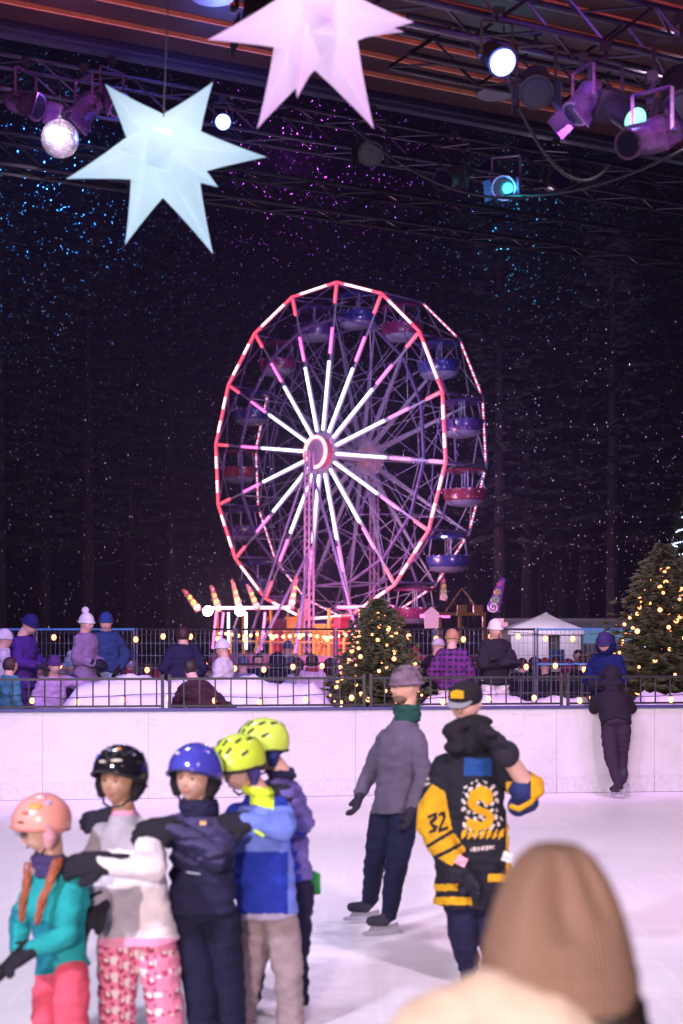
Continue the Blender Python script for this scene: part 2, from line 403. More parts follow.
for s_ in (1.4, 2.55, 4.6, 7.0):
    o = MB().tube(ep(s_, 1.35 if s_ < 3 else .6, -.012), ep(s_, 1.35 if s_ < 3 else .6, .02), .16, .16, 24).build('ceiling_speaker', mat('speaker_mesh', (.10, .09, .10), .5), can)
    MB().tube(ep(s_, 1.35 if s_ < 3 else .6, -.016), ep(s_, 1.35 if s_ < 3 else .6, -.010), .175, .175, 24).build('trim_ring', M_metal, o)

# ---- lattice trusses
def truss(t, z, s0, s1, w_, label, mt, bay=.42):
    r = empty('lattice_truss', ep(s0, t, z), label, 'truss', 'aluminium lattice trusses hung under the canopy')
    q = [(0, 0), (w_, 0), (0, w_), (w_, w_)]
    for (dt, dz) in q: MB().tube(ep(s0, t + dt, z + dz), ep(s1, t + dt, z + dz), .024, n=8).build('chord', mt, r)
    m = MB(); s_ = s0; k = 0
    while s_ < s1 - bay:
        a, b = (s_, s_ + bay) if k % 2 == 0 else (s_ + bay, s_)
        for (u0, v0), (u1, v1) in (((0, 0), (w_, 0)), ((0, w_), (w_, w_)), ((0, 0), (0, w_)), ((w_, 0), (w_, w_))):
            m.tube(ep(a, t + u0, z + v0), ep(b, t + u1, z + v1), .011, n=5)
        s_ += bay; k += 1
    m.build('lacing', mt, r)
    for s_ in np.arange(s0 + 1, s1, 3.1):
        MB().tube(ep(s_, t + w_ / 2, z + w_), ep(s_, t + w_ / 2, 7.05 - E0.z), .008, n=5).build('hanger', M_black, r)
    return r
M_tr = mat('truss_aluminium', (.055, .05, .075), .38, .8, var=.15, vscale=12)
M_trd = mat('black_truss_paint', (.02, .02, .026), .4, .3)
truss(4.0, -1.15, .5, 9.5, .33, 'near lattice truss crossing above the blue stage light', M_tr)
truss(2.1, -.62, 2.6, 11, .30, 'dark lattice truss between the near truss and the canopy edge', M_trd)
truss(-.7, -.38, -5, 13, .30, 'long dark lattice truss just outside the canopy edge', M_tr)
truss(-2.0, -.62, -5, 14, .30, 'outermost dark lattice truss beyond the canopy edge', M_trd)

# ---- hanging cables
def cable(pts, label, r=.012):
    tag(MB().path(pts, r, 6).build('cable', M_blackrub, smooth=True), label, 'cable', 'black cables slung between the trusses')
def swag(a, b, sag, n=18): a, b = Vector(a), Vector(b); return [a.lerp(b, k / n) + Vector((0, 0, -sag * 4 * (k / n) * (1 - k / n))) for k in range(n + 1)]
cable(swag(P(352, 126, 12.6), P(600, 172, 13.4), .42), 'long black cable sagging below the truss behind the teal stage light')
cable(swag(P(505, 75, 9.2), P(610, 165, 11.5), .35), 'black cable drooping from the lit blue stage light')
cable(swag(P(500, 195, 13.6), P(683, 150, 11.0), .12), 'black cable rising to the big pink lit stage light')
tag(MB().tube(P(169, -20, 8.0), P(163, 132, 8.0), .004, n=5).build('wire', M_black), 'thin wire holding the pale blue star lantern', 'wire')
tag(MB().tube(P(312, -60, 7.0), P(314, 6, 7.0), .004, n=5).build('wire', M_black), 'thin wire holding the pink star lantern', 'wire')

# ---- star lanterns
def star_mat(name, ca, cb, s):
    m = bpy.data.materials.new(name); m.use_nodes = True; nt = m.node_tree; N = nt.nodes.new; L = nt.links.new
    b = nt.nodes['Principled BSDF']; out = nt.nodes['Material Output']
    tc = N('ShaderNodeTexCoord'); ln = N('ShaderNodeVectorMath'); ln.operation = 'LENGTH'; L(tc.outputs['Object'], ln.inputs[0])
    r = N('ShaderNodeMapRange'); r.inputs[1].default_value = .08; r.inputs[2].default_value = .55; L(ln.outputs['Value'], r.inputs[0])
    mx = N('ShaderNodeMix'); mx.data_type = 'RGBA'; mx.inputs[6].default_value = (*ca, 1); mx.inputs[7].default_value = (*cb, 1); L(r.outputs[0], mx.inputs[0])
    b.inputs['Base Color'].default_value = (*[.3 * c + .05 for c in cb], 1); b.inputs['Roughness'].default_value = .5
    L(mx.outputs[2], b.inputs['Emission Color']); b.inputs['Emission Strength'].default_value = s
    tr = N('ShaderNodeBsdfTranslucent'); tr.inputs[0].default_value = (.8, .85, .9, 1); ms = N('ShaderNodeMixShader'); ms.inputs[0].default_value = .5
    L(b.outputs[0], ms.inputs[1]); L(tr.outputs[0], ms.inputs[2]); L(ms.outputs[0], out.inputs['Surface'])
    return m
def star(label, c, Y, tips, extra, m, lc, le):
    C_ = P(c[0], c[1], Y); r = empty('star_lantern', C_, label, 'star lantern', 'glowing star lanterns hung from the canopy')
    for i, (px, py, dy, br) in enumerate(tips + extra):
        T = P(px, py, Y + dy); d = (T - C_); L_ = d.length; d.normalize(); base = C_ + d * .06
        x = d.cross(Vector((.2, 1, .1))).normalized(); y = d.cross(x); vs = []; n = 4
        lv = ((0, 1), (.25, .80), (.5, .50), (.75, .235), (.93, .06))
        for (t, k) in lv:
            for q in range(n):
                a = 2 * math.pi * (q + .5 * 0) / n; vs.append(base + d * (L_ - .06) * t + (x * math.cos(a) + y * math.sin(a)) * br * k)
        vs.append(T); fs = []
        for j in range(len(lv) - 1): fs += [(j * n + q, j * n + (q + 1) % n, (j + 1) * n + (q + 1) % n, (j + 1) * n + q) for q in range(n)]
        j = len(lv) - 1; fs += [(j * n + q, j * n + (q + 1) % n, len(vs) - 1) for q in range(n)]
        MB().add(vs, fs).build('star_point', m, r, fix=False)
    MB().ball(C_, .12, 12, 8).build('core', m, r, smooth=True)
    lt = lamp('POINT', 'star_bulb', C_ - Vector((0, .0, 0)), None, le, lc, .13)
    return r
S1 = star_mat('pale_blue_star_fabric', (.80, .97, 1.0), (.40, .64, .80), .92)
S2 = star_mat('pink_star_fabric', (1.0, .78, 1.0), (.72, .36, .74), .95)
star('pale blue pointed star lantern glowing beside the mirror ball', (163, 150), 8.0, [(105, 84, .15, .155), (213, 82, .1, .165), (267, 157, -.05, .15), (213, 254, .0, .16), (125, 245, .1, .155), (66, 179, -.1, .15)],
     [(218, 187, -.42, .13), (116, 148, -.35, .12), (160, 128, .5, .15), (180, 165, .6, .15), (140, 205, .5, .13), (150, 165, -.55, .14), (128, 140, .45, .13)], S1, (.62, .85, 1), 2.0)
star('pink pointed star lantern glowing at the canopy boards', (316, 18), 7.0, [(207, 40, -.1, .15), (257, 129, .1, .16), (374, 129, .0, .16), (414, 22, -.1, .15), (372, -70, .1, .16), (262, -80, .1, .16)],
     [(297, 98, -.45, .13), (334, 84, -.15, .11), (310, 22, .5, .14), (404, 32, .35, .11), (330, 20, -.55, .14)], S2, (1, .62, .96), 1.8)

# ---- mirror ball
mbR = empty('mirror_ball', P(60, 122, 11.6), 'faceted mirror ball hanging beside the pale blue star', 'mirror ball')
cb = P(60, 139, 11.6); m = MB(); n2, m2 = 30, 18
for i in range(m2):
    for k in range(n2):
        a0, a1 = math.pi * (i + .05) / m2, math.pi * (i + .95) / m2; t0, t1 = 2 * math.pi * (k + .04) / n2, 2 * math.pi * (k + .96) / n2
        mid = Vector((math.sin((a0 + a1) / 2) * math.cos((t0 + t1) / 2), math.sin((a0 + a1) / 2) * math.sin((t0 + t1) / 2), math.cos((a0 + a1) / 2)))
        jit = Vector([random.uniform(-.010, .010) for _ in range(3)])
        q = [cb + Vector((math.sin(a) * math.cos(t), math.sin(a) * math.sin(t), math.cos(a))) * .150 + mid * .001 + jit * (.3 if e else -.3) for e, (a, t) in enumerate(((a0, t0), (a0, t1), (a1, t1), (a1, t0)))]
        m.add(q, [(0, 1, 2, 3)])
m.build('mirror_tiles', mat('mirror_tile', (.95, .93, .95), .42, 1.0, emit=(1, .8, .95), es=0.0), mbR, fix=False)
MB().ball(cb, .140, 24, 16).build('ball_core', mat('ball_core_grey', (.55, .52, .6), .5), mbR, smooth=True)
MB().tube(cb + Vector((0, 0, .14)), cb + Vector((0, 0, .19)), .02, n=10).build('motor_cap', M_black, mbR)
MB().tube(cb + Vector((0, 0, .19)), cb + Vector((0, 0, .52)), .005, n=5).build('chain', M_black, mbR)
lamp('SPOT', 'mirror_ball_light', (-1.4, 8.6, 5.9), cb, 2600, (1.0, .78, .95), .06, 12)
lamp('SPOT', 'mirror_ball_light', (-4.2, 9.4, 6.6), cb, 1300, (.75, .70, 1.0), .06, 12)

# ---- stage lights
LG = 'stage lights clamped to the canopy trusses'
M_lp = mat('stage_light_black', (.02, .02, .024), .35, .3, var=.2, vscale=30)
M_ls = mat('stage_light_purple_tint', (.30, .18, .36), .24, .85, var=.1, vscale=20)  # purple in the base colour stands in for coloured light on housings
def stage_light(pos, aim, sc, label, body=M_lp, lens=None, style='par', drop=.28):
    pos = Vector(pos); d = (Vector(aim) - pos).normalized(); r = empty('stage_light', pos, label, 'stage light', LG)
    x = d.cross(Vector((0, 0, 1))).normalized(); u = x.cross(d)
    if style == 'par':
        b = MB().tube(pos - d * .16 * sc, pos + d * .12 * sc, .085 * sc, .115 * sc, 20).tube(pos - d * .16 * sc, pos - d * .24 * sc, .085 * sc, .045 * sc, 20).build('body', body, r)
        m = MB()
        for k in range(6): m.tube(pos - d * (.13 - .028 * k) * sc, pos - d * (.137 - .028 * k) * sc, .102 * sc, n=20)
        m.build('cooling_fin', body, b)
        f = pos + d * .12 * sc; rr = .115 * sc
    else:
        b = MB().tube(pos - d * .26 * sc, pos + d * .05 * sc, .10 * sc, .095 * sc, 16).tube(pos + d * .05 * sc, pos + d * .34 * sc, .07 * sc, .088 * sc, 16).tube(pos - d * .30 * sc, pos - d * .26 * sc, .06 * sc, .1 * sc, 16).build('body', body, r)
        m = MB()
        for k in range(8):
            a = math.pi * k / 4; o = (x * math.cos(a) + u * math.sin(a)) * .103 * sc; m.bar(pos - d * .25 * sc + o, pos + d * .03 * sc + o, .012 * sc, .012 * sc)
        m.build('cooling_fin', body, b)
        MB().box(pos + d * .08 * sc, (.25 * sc, .03 * sc, .2 * sc), Matrix((x, d, u)).transposed()).build('shutter_gate', body, r)
        f = pos + d * .34 * sc; rr = .088 * sc
    MB().tube(f, f + d * .012 * sc, rr * 1.04, rr * 1.04, 24).build('lens_ring', body, r)
    MB().tube(f + d * .012 * sc, f + d * .018 * sc, rr * .88, rr * .84, 24).build('lens', lens or mat('dark_lens', (.008, .008, .02), .15), r)
    for sg in (-1, 1) if style == 'par' and lens is None else ():            # barn-door flaps
        MB().box(f + d * .07 * sc + x * sg * rr * 1.25, (.006, .14 * sc, rr * 1.7), Matrix((x, d, u)).transposed() @ Matrix.Rotation(sg * -.35, 3, 'Z')).build('barn_door', body, r)
    top = pos + Vector((0, 0, drop * sc)); m = MB(); w_ = .135 * sc
    for sg in (-1, 1): m.bar(pos + x * sg * w_, top + x * sg * w_, .022 * sc, .006)
    m.bar(top - x * w_, top + x * w_, .035 * sc, .01).build('yoke', body, r)
    c = MB().tube(top, top + Vector((0, 0, .07 * sc)), .015 * sc, n=8).box(top + Vector((0, 0, .09 * sc)), (.07 * sc, .05 * sc, .06 * sc)).build('clamp', M_lp, r)
    for sg in (-1, 1): MB().tube(pos + x * sg * (w_ + .005), pos + x * sg * (w_ + .035 * sc), .022 * sc, n=10).build('knob', M_black, r)
    return r
G_blue = glow('blue_white_lens', (.26, .32, 1.0), 9); G_green = glow('green_lens', (.12, .85, .55), 2.6); G_bl2 = glow('blue_lens', (.22, .34, 1.0), 18)
stage_light(P(497, 58, 9.0), P(760, 260, 6.4), .8, 'stage light with bright blue white lens under the near truss', lens=G_blue)
stage_light(P(536, 86, 9.4), P(545, 300, 7), .95, 'dark unlit stage light hanging beside the bright blue one')
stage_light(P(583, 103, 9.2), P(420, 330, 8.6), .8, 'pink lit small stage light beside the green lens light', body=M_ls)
stage_light(P(606, 104, 9.3), P(690, 150, 8.6), 1.0, 'blue lit profile stage light with green lens', lens=G_green, style='profile')
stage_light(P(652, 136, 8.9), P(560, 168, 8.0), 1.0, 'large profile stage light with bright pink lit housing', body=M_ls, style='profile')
stage_light(P(683, 98, 9.1), P(700, 250, 8), 1.35, 'large black stage light cut by the frame edge')
stage_light(P(455, 178, 13.4), P(400, 190, 12), 1.1, 'dim purple stage light on the outer truss', style='profile')
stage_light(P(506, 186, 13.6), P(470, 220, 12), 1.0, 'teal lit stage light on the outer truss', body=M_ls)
stage_light(P(556, 180, 13.9), P(590, 170, 13), 1.0, 'teal edged stage light beside the looping cable')
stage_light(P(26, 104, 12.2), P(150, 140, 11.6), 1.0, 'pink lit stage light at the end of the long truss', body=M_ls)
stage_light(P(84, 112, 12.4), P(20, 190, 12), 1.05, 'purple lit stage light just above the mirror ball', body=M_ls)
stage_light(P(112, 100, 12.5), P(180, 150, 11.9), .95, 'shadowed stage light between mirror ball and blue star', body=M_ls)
stage_light(P(223, 122, 12.8), (-.2, 2, 3.0), .62, 'small stage light with glaring blue lens beside the blue star', lens=G_bl2)
stage_light(P(262, 10, 10.0), P(262, 300, 9), 1.3, 'black stage light above the pink star', )
stage_light(P(372, 150, 13.2), P(330, 300, 10), 1.0, 'dim blue stage light right below the outer truss')
lamp('SPOT', 'teal_fill_light', (1.0, 11.6, 5.2), P(515, 184, 13.6), 40, (.1, .75, 1.0), .08, 22)  # added spots without a fixture, tinting the housings teal and purple
lamp('SPOT', 'purple_fill_light', (3.9, 7.6, 5.0), P(652, 136, 8.9), 380, (.95, .45, 1.0), .08, 26)
lamp('SPOT', 'purple_fill_light', (1.0, 8.0, 5.2), P(590, 103, 9.2), 240, (.60, .28, 1.0), .08, 24)

lamp('POINT', 'blue_lens_light', P(512, 72, 8.75), None, 16, (.12, .18, 1.0), .05)
lamp('POINT', 'blue_lens_light', P(223, 128, 12.4), None, 40, (.12, .18, 1.0), .05)
lamp('POINT', 'teal_glow_fill', P(500, 196, 13.3), None, 9, (.05, .7, 1.0), .05)  # added lamp at an unlit lens, turns the housing teal
lamp('POINT', 'violet_light', P(60, 95, 11.9), None, 9, (.75, .25, 1.0), .05)
lamp('POINT', 'violet_light', P(640, 95, 8.7), None, 9, (.45, .15, 1.0), .05)
# ================================================================== FALLING SNOW
rng = np.random.default_rng(5)
vs = []; fs = []
for k in range(14000):
    Y = 16.5 + 11 * rng.random() ** .9; px = rng.uniform(-60, 740); py = -20 + 660 * rng.random() ** 1.5
    c = P(px, py, Y); r_ = rng.uniform(.0018, .0045); st = rng.uniform(1.6, 4.0); tl = rng.uniform(-.25, .25)
    ax = Vector((tl * .6, rng.uniform(-.3, .3), 1)).normalized(); bx = ax.orthogonal().normalized(); by = ax.cross(bx); n = len(vs)
    vs += [c + ax * r_ * st, c - ax * r_ * st, c + bx * r_, c + by * r_, c - bx * r_, c - by * r_]
    fs += [(n, n + 2, n + 3), (n, n + 3, n + 4), (n, n + 4, n + 5), (n, n + 5, n + 2), (n + 1, n + 3, n + 2), (n + 1, n + 4, n + 3), (n + 1, n + 5, n + 4), (n + 1, n + 2, n + 5)]
sn = MB().add(vs, fs).build('falling_snow', mat('snowflake', (.95, .95, 1.0), .6), fix=False)
tag(sn, 'small snowflakes falling through coloured stage beams', 'falling snow', None, 'stuff')
# ================================================================== FERRIS WHEEL
FD = 60.0; RW = 7.12; th = 46.0
hub_front = P(316, 452, FD)
nv_ = Vector((math.sin(R_(th)), math.cos(R_(th)), 0)); uv_ = Vector((math.cos(R_(th)), -math.sin(R_(th)), 0))
HZ = hub_front.z; GZ = -.35
org = hub_front + nv_ * 1.55; org.z = GZ
fw = empty('ferris_wheel', org, 'tall ferris wheel outlined in red and white light tubes at night', 'ferris wheel', rz=R_(-th))
def fp(r, a, y): return Vector((r * math.sin(a), y, HZ - GZ + r * math.cos(a)))      # a clockwise from top
NS = 16; A0 = R_(7.7); YF, YR = -1.2, 1.2
M_st = mat('lilac_painted_steel', (.46, .40, .56), .45, .3, var=.1)
M_std = mat('violet_painted_steel', (.20, .13, .32), .45, .3, var=.1)
M_yel = mat('orange_painted_steel', (.65, .30, .06), .45, .1, var=.1)
M_redst = mat('crimson_painted_steel', (.5, .05, .10), .45, .1)
W_ = glow('white_led_tube', (.72, .86, 1.0), 3.6); PK = glow('magenta_led_tube', (1.0, .16, .70), 2.2); RD = glow('red_led_tube', (1.0, .05, .09), 2.4); PW = glow('pink_white_led_tube', (1.0, .52, .60), 3.6)
def fb(m, name, mt, parent=fw, **k): return m.build(name, mt, parent, world=False, **k)
def lp(o): o.matrix_parent_inverse = Matrix(); return o
for side, y, rr in (('front', YF, RW), ('rear', YR, RW)):
    m = MB(); m2_ = MB()
    for k in range(NS):
        a, b = A0 + k * 2 * math.pi / NS, A0 + (k + 1) * 2 * math.pi / NS
        m.bar(fp(rr, a, y), fp(rr, b, y), .07, .07); m2_.bar(fp(rr * .80, a, y * .8), fp(rr * .80, b, y * .8), .11 if side == 'front' else .05, .09)
        m.bar(fp(rr * .90, a, y), fp(rr, b, y), .03, .03); m.bar(fp(rr * .90, b, y), fp(rr, a, y), .03, .03)
        m.bar(fp(rr * .48, a, y), fp(rr * .48, b, y), .03, .03)
        m.bar(fp(rr * .48, a, y), fp(rr * .80, b, y * .8), .025, .025); m.bar(fp(rr * .48, b, y), fp(rr * .80, a, y * .8), .025, .025)
    fb(m, 'rim', M_st if side == 'rear' else M_std); fb(m2_, 'inner_ring', M_std)
    for k in range(NS):
        a = A0 + k * 2 * math.pi / NS; m = MB(); o = math.cos(a)
        t = .012
        m.bar(fp(.45, a - .25, y), fp(rr, a, y), .035, .035); m.bar(fp(.45, a + .25, y), fp(rr, a, y), .035, .035)
        m.bar(fp(.55, a, y), fp(rr, a, y), .06, .05); fb(m, 'spoke', M_st)
# lights on the front
BLOOM = {}
def halo(mt):  # dim glowing bars behind the tubes paint in their bloom
    n = mt.name + '_bloom'
    if n not in BLOOM: col = mt.node_tree.nodes['Principled BSDF'].inputs['Emission Color'].default_value; BLOOM[n] = glow(n, (col[0] * .9 + .05, col[1] * .45, col[2] * .8), .42)
    return BLOOM[n]
def seg(r0, r1, a, y, mt, name='light_tube', w__=.045):
    t = fb(MB().tube(fp(r0, a, y), fp(r1, a, y), w__, n=8), name, mt, smooth=True)
    fb(MB().bar(fp(r0 - .03, a, y + .06), fp(r1 + .03, a, y + .06), w__ * 3.4, .03, up=Vector((0, 1, 0))), 'bloom_bar', halo(mt), t)
for k in range(NS):
    a = A0 + k * 2 * math.pi / NS; y = YF - .09
    seg(.95, RW * .54, a, y, W_, w__=.047); seg(RW * .585, RW * .735, a, y, PK); seg(RW * .88, RW * .985, a, y, RD if k not in (4,) else PK)
    b = a + 2 * math.pi / NS; p, q = fp(RW, a, y), fp(RW, b, y)
    for j in range(5):                                   # rim tubes: red with pink white runs between
        m_ = (RD, PW, PW, PW, RD)[j] if k in (0, 1, 15, 8, 7, 9, 14, 2) else (RD, PW, RD, PW, RD)[j]
        t = fb(MB().tube(p.lerp(q, j * .2), p.lerp(q, j * .2 + .2), .042, n=8), 'rim_light', m_, smooth=True)
        fb(MB().bar(p.lerp(q, j * .2) + Vector((0, .07, 0)), p.lerp(q, j * .2 + .2) + Vector((0, .07, 0)),   .125, .03, up=Vector((0, 1, 0))), 'bloom_bar', halo(RD), t)  # wide dim bar stands for the rim's red bloom
DW = glow('dim_pink_white_bulb', (1.0, .55, .75), 2.2); DR = glow('dim_red_bulb', (1.0, .12, .18), 2.2)
for k in range(NS):                                      # dotted bulbs on the rear rim
    a = A0 + k * 2 * math.pi / NS; b = a + 2 * math.pi / NS; p, q = fp(RW, a, YR), fp(RW, b, YR); m = MB()
    if k in (0, 15, 14, 13): continue
    for j in range(22): m.cur = j % 3 == 0; m.ball(p.lerp(q, .06 + j * .04) + Vector((0, -.06, 0)), .038, 6, 4)
    fb(m, 'bulb_row', [DW, DR])
# hub
def ring(c, r, y0, y1, n=32):
    return MB().tube(Vector((0, y0, HZ - GZ)), Vector((0, y1, HZ - GZ)), r, r, n)
fb(ring(0, .62, YF - .35, YF + .1), 'hub', M_redst); fb(ring(0, .56, YF - .37, YF - .35), 'hub_plate', mat('hub_plate_violet', (.34, .22, .36), .4))
m = MB(); m.path([fp(.64, 2 * math.pi * k / 32, YF - .4) for k in range(33)], .075, 8); fb(m, 'hub_ring_light', glow('coral_ring_tube', (1.0, .30, .28), 3.0), smooth=True)
fb(ring(0, .66, YF - .12, YF - .02), 'hub_collar', mat('red_hub_collar', (.35, .05, .10), .4))
fb(ring(0, .75, YR + .35, YR + .6), 'rear_hub', mat('peach_hub_cover', (.75, .40, .40), .5))
fb(ring(0, .2, YF, YR + .5), 'axle', M_st)
# gondolas
GC = [('blue_gondola', (.05, .07, .50)), ('magenta_gondola', (.45, .03, .22)), ('violet_gondola', (.16, .06, .42)), ('crimson_gondola', (.5, .04, .10))]
gprot = {}
def gondola(ci):
    nme, col = GC[ci]; mm = mat(nme + '_paint', tuple(q * .34 for q in col), .3, coat=.4, var=.1); me_w = mat('gondola_hull', (.15, .15, .24), .35, coat=.3)
    m = MB(); n = 20; vs = []; prof = [(.35, -1.02), (.62, -.95), (.80, -.70), (.86, -.45), (.86, -.38)]
    for (r, z) in prof:
        for q in range(n):
            t = 2 * math.pi * q / n; vs.append(Vector((math.cos(t) * r * 1.12, math.sin(t) * r * .92, z)))
    fs = [(j * n + q, j * n + (q + 1) % n, (j + 1) * n + (q + 1) % n, (j + 1) * n + q) for j in range(len(prof) - 1) for q in range(n)]
    fs += [tuple(reversed(range(n)))]
    m.add(vs, fs); tub = fb(m, 'gondola', mm, smooth=True)
    m = MB(); m.v = []; vs = [Vector((math.cos(2 * math.pi * q / n) * r * 1.12, math.sin(2 * math.pi * q / n) * r * .92, z)) for (r, z) in ((.30, -1.04), (.63, -.965), (.74, -.82)) for q in range(n)]
    m.add([v * 1.01 for v in vs], [(j * n + q, j * n + (q + 1) % n, (j + 1) * n + (q + 1) % n, (j + 1) * n + q) for j in range(2) for q in range(n)] + [tuple(reversed(range(n)))])
    fb(m, 'hull_band', me_w, tub, smooth=True)
    m = MB(); m.ball((0, 0, -.42), (.78, .62, .05), 16, 6); fb(m, 'seat', M_std, tub)
    m = MB()
    for q in range(4):
        t = math.pi / 4 + q * math.pi / 2; m.tube((math.cos(t) * .84, math.sin(t) * .7, -.45), (math.cos(t) * .70, math.sin(t) * .58, .38), .025, n=6)
    m.tube((0, 0, -.9), (0, 0, .5), .035, n=8); fb(m, 'hanger_pole', M_st, tub)
    m = MB(); vs = [Vector((math.cos(2 * math.pi * q / n) * r * 1.1, math.sin(2 * math.pi * q / n) * r * .9, z)) for (r, z) in ((.86, .30), (.84, .38), (.45, .50), (.08, .56)) for q in range(n)]
    m.add(vs, [(j * n + q, j * n + (q + 1) % n, (j + 1) * n + (q + 1) % n, (j + 1) * n + q) for j in range(3) for q in range(n)] + [tuple(range(3 * n, 4 * n)), tuple(reversed(range(n)))])
    fb(m, 'canopy', mm, tub, smooth=False)
    m = MB()
    for q in range(n): m.ball((math.cos(2 * math.pi * q / n) * .86 * 1.02, math.sin(2 * math.pi * q / n) * .84 , -.37), .03, 6, 4)
    fb(m, 'edge_bead', mat('edge_bead_plastic', (.4, .25, .5), .3), tub)
    return tub
for k in range(NS):
    ci = (0, 1, 0, 2, 3, 0, 1, 2)[k % 8]; a = A0 + k * 2 * math.pi / NS
    g = gprot.get(ci)
    if g is None: g = gprot[ci] = gondola(ci)
    else: g = copy_tree(g, fw)
    p = fp(RW * .985, a, 0); g.location = p + Vector((0, 0, -.62))
    fb(MB().tube(fp(RW * .985, a, YF), fp(RW * .985, a, YR), .05, n=8), 'gondola_axle', M_std)
# cross cables between the two faces
m = MB()
for k in range(NS):
    a = A0 + k * 2 * math.pi / NS; b = A0 + (k + 1) * 2 * math.pi / NS
    m.bar(fp(.6, a, YR + .3), fp(RW * .8, a, YF), .016, .016); m.bar(fp(.6, a, YF), fp(RW, b, YR), .016, .016); m.bar(fp(RW * .8, a, YF * .8), fp(RW * .8, a, YR * .8), .04, .04)
fb(m, 'tie_rod', M_st)
# towers and base
hz = HZ - GZ
for y, mt in ((YF - .75, mat('pink_lilac_tower_paint', (.55, .30, .52), .4, .2)), (YR + .75, mat('pink_lilac_tower_paint', (.5, .3, .5), .4, .2))):
    m = MB()
    for dx in (-.16, .16):
        for dy in (-.12, .12): m.bar((dx, y + dy, .9), (dx * .7, y + dy, hz), .06, .06)
    for j in range(26):
        z0 = .9 + j * (hz - .9) / 26; z1 = z0 + (hz - .9) / 26; s_ = 1 if j % 2 else -1
        m.bar((-.16 * s_, y - .12, z0), (.16 * s_, y - .12, z1), .03, .03); m.bar((-.16 * s_, y + .12, z0), (.16 * s_, y + .12, z1), .03, .03)
    fb(m, 'tower', mt)
    m = MB()
    for s_ in (-1, 1): m.tube((0, y, hz - .3), (s_ * 3.6, y + (-.4 if y < 0 else .4), 1.0), .05, .07, 10)
    fb(m, 'tower_brace', M_std)
m = MB()
for s_ in (-1, 1): m.tube((0, YF - .75, hz * .55), (s_ * 1.2, YF - 2.6, .9), .06, .08, 8)
fb(m, 'front_brace', M_std)
fb(MB().box((0, .2, .55), (11.5, 5.6, .5)), 'deck', mat('ride_deck', (.22, .12, .20), .6, var=.2))
fb(MB().box((0, -2.66, .45), (11.2, .08, .55)), 'deck_skirt', mat('deck_skirt_paint', (.30, .09, .28), .5, var=.2, vscale=3))
for (x, w__, h_, c) in ((-.9, .55, 1.5, M_yel), (.9, .6, 1.2, M_yel), (1.9, .4, 1.5, M_redst), (-2.0, .35, 1.0, M_redst)):
    fb(MB().box((x, -1.9, .8 + h_ / 2), (w__, .5, h_)).box((x, -1.9, .8 + h_ + .06), (w__ + .16, .6, .1)), 'motor_cabinet', c)
lbl = {}
for i, x in enumerate(np.linspace(-5.4, 5.4, 13)):
    fb(MB().bar((x, -2.5, .8), (x, -2.5, 2.75 if i % 2 == 0 else 1.9), .09, .09), 'post', M_yel)
for z in (1.35, 1.85): fb(MB().bar((-5.4, -2.5, z), (5.4, -2.5, z), .05, .05), 'guard_rail', M_yel)
for x0_, x1_ in ((-5.6, -.3), (2.4, 5.6)): fb(MB().bar((x0_, -2.55, 2.78), (x1_, -2.55, 2.78), .12, .14), 'entrance_beam', M_redst)
fb(MB().tube((-5.6, -2.68, 2.80), (-.4, -2.68, 2.80), .06, n=8), 'beam_light', glow('pink_white_beam_tube', (1.0, .55, .85), 4.0), smooth=True)
fb(MB().tube((2.5, -2.68, 2.80), (5.6, -2.68, 2.80), .06, n=8), 'beam_light', PK, smooth=True)
for x, mt in ((-5.5, PK), (-4.4, W_), (-3.2, W_), (-2.2, PK), (-5.0, PK), (3.6, PK)):
    fb(MB().tube((x, -2.7, 1.0), (x + (.25 if mt is PK else 0), -2.7, 2.6), .05, n=8), 'post_light', mt, smooth=True)
for s_ in range(-5, 6, 2):
    fb(MB().bar((s_, -2.4, .9), (s_ + .9, -2.4, 2.4), .06, .06), 'cross_brace', M_yel if s_ % 4 == 1 else M_st)
for i_ in range(27):
    x = -5.5 + i_ * .42; fb(MB().ball((x, -2.62, 1.62 + .05 * math.sin(i_)), .065, 8, 6), 'deck_bulb', glow('orange_deck_bulb', (1.0, .42, .12), 9), smooth=True)
# decorated fins with spirals
M_fin = mat('orange_fin_paint', (.14, .03, .03), .4, var=.1); M_finp = mat('violet_fin_paint', (.12, .05, .30), .4)
SP = [mat('spiral_yellow', (.75, .65, .12), .4), mat('spiral_pink', (.75, .15, .35), .4), mat('spiral_white', (.7, .68, .62), .4), mat('spiral_green', (.3, .6, .2), .4)]
def fin(base, top, w0, mt, glowm=None):
    Mi = wm(fw).inverted(); b_, t_ = Mi @ base, Mi @ top; d = (t_ - b_); L_ = d.length; d.normalize(); nrm = (Mi.to_3x3() @ Vector((0, -1, 0))).normalized(); x = d.cross(nrm).normalized(); nrm = x.cross(d)
    out = [(-.16 * w0, 0), (.5 * w0, -.03), (.62 * w0, .12 * L_), (.45 * w0, .35 * L_), (.32 * w0, .7 * L_), (.10 * w0, L_), (-.16 * w0, .98 * L_)]
    f_ = fb(MB().prism(out, b_, x, d, .06), 'fin_panel', mt)
    for j in range(4):
        cc = b_ + d * L_ * (.12 + .235 * j) + x * w0 * (.22 - .03 * j); R0 = w0 * (.33 - .055 * j); m = MB()
        m.path([cc - nrm * (-.05) + (x * math.cos(t) + d * math.sin(t)) * R0 * (1 - t / 12) for t in np.linspace(0, 10.5, 30)], R0 * .13, 5)
        fb(m, 'spiral', SP[(j + 2) % 4], f_)
fin(P(197, 612, 57), P(183, 589, 57), .42, M_fin); fin(P(217, 612, 58), P(211, 585, 58), .38, M_fin)
fin(P(238, 612, 58), P(232, 579, 58), .38, M_fin); fin(P(256, 610, 58), P(247, 584, 58), .36, M_fin)
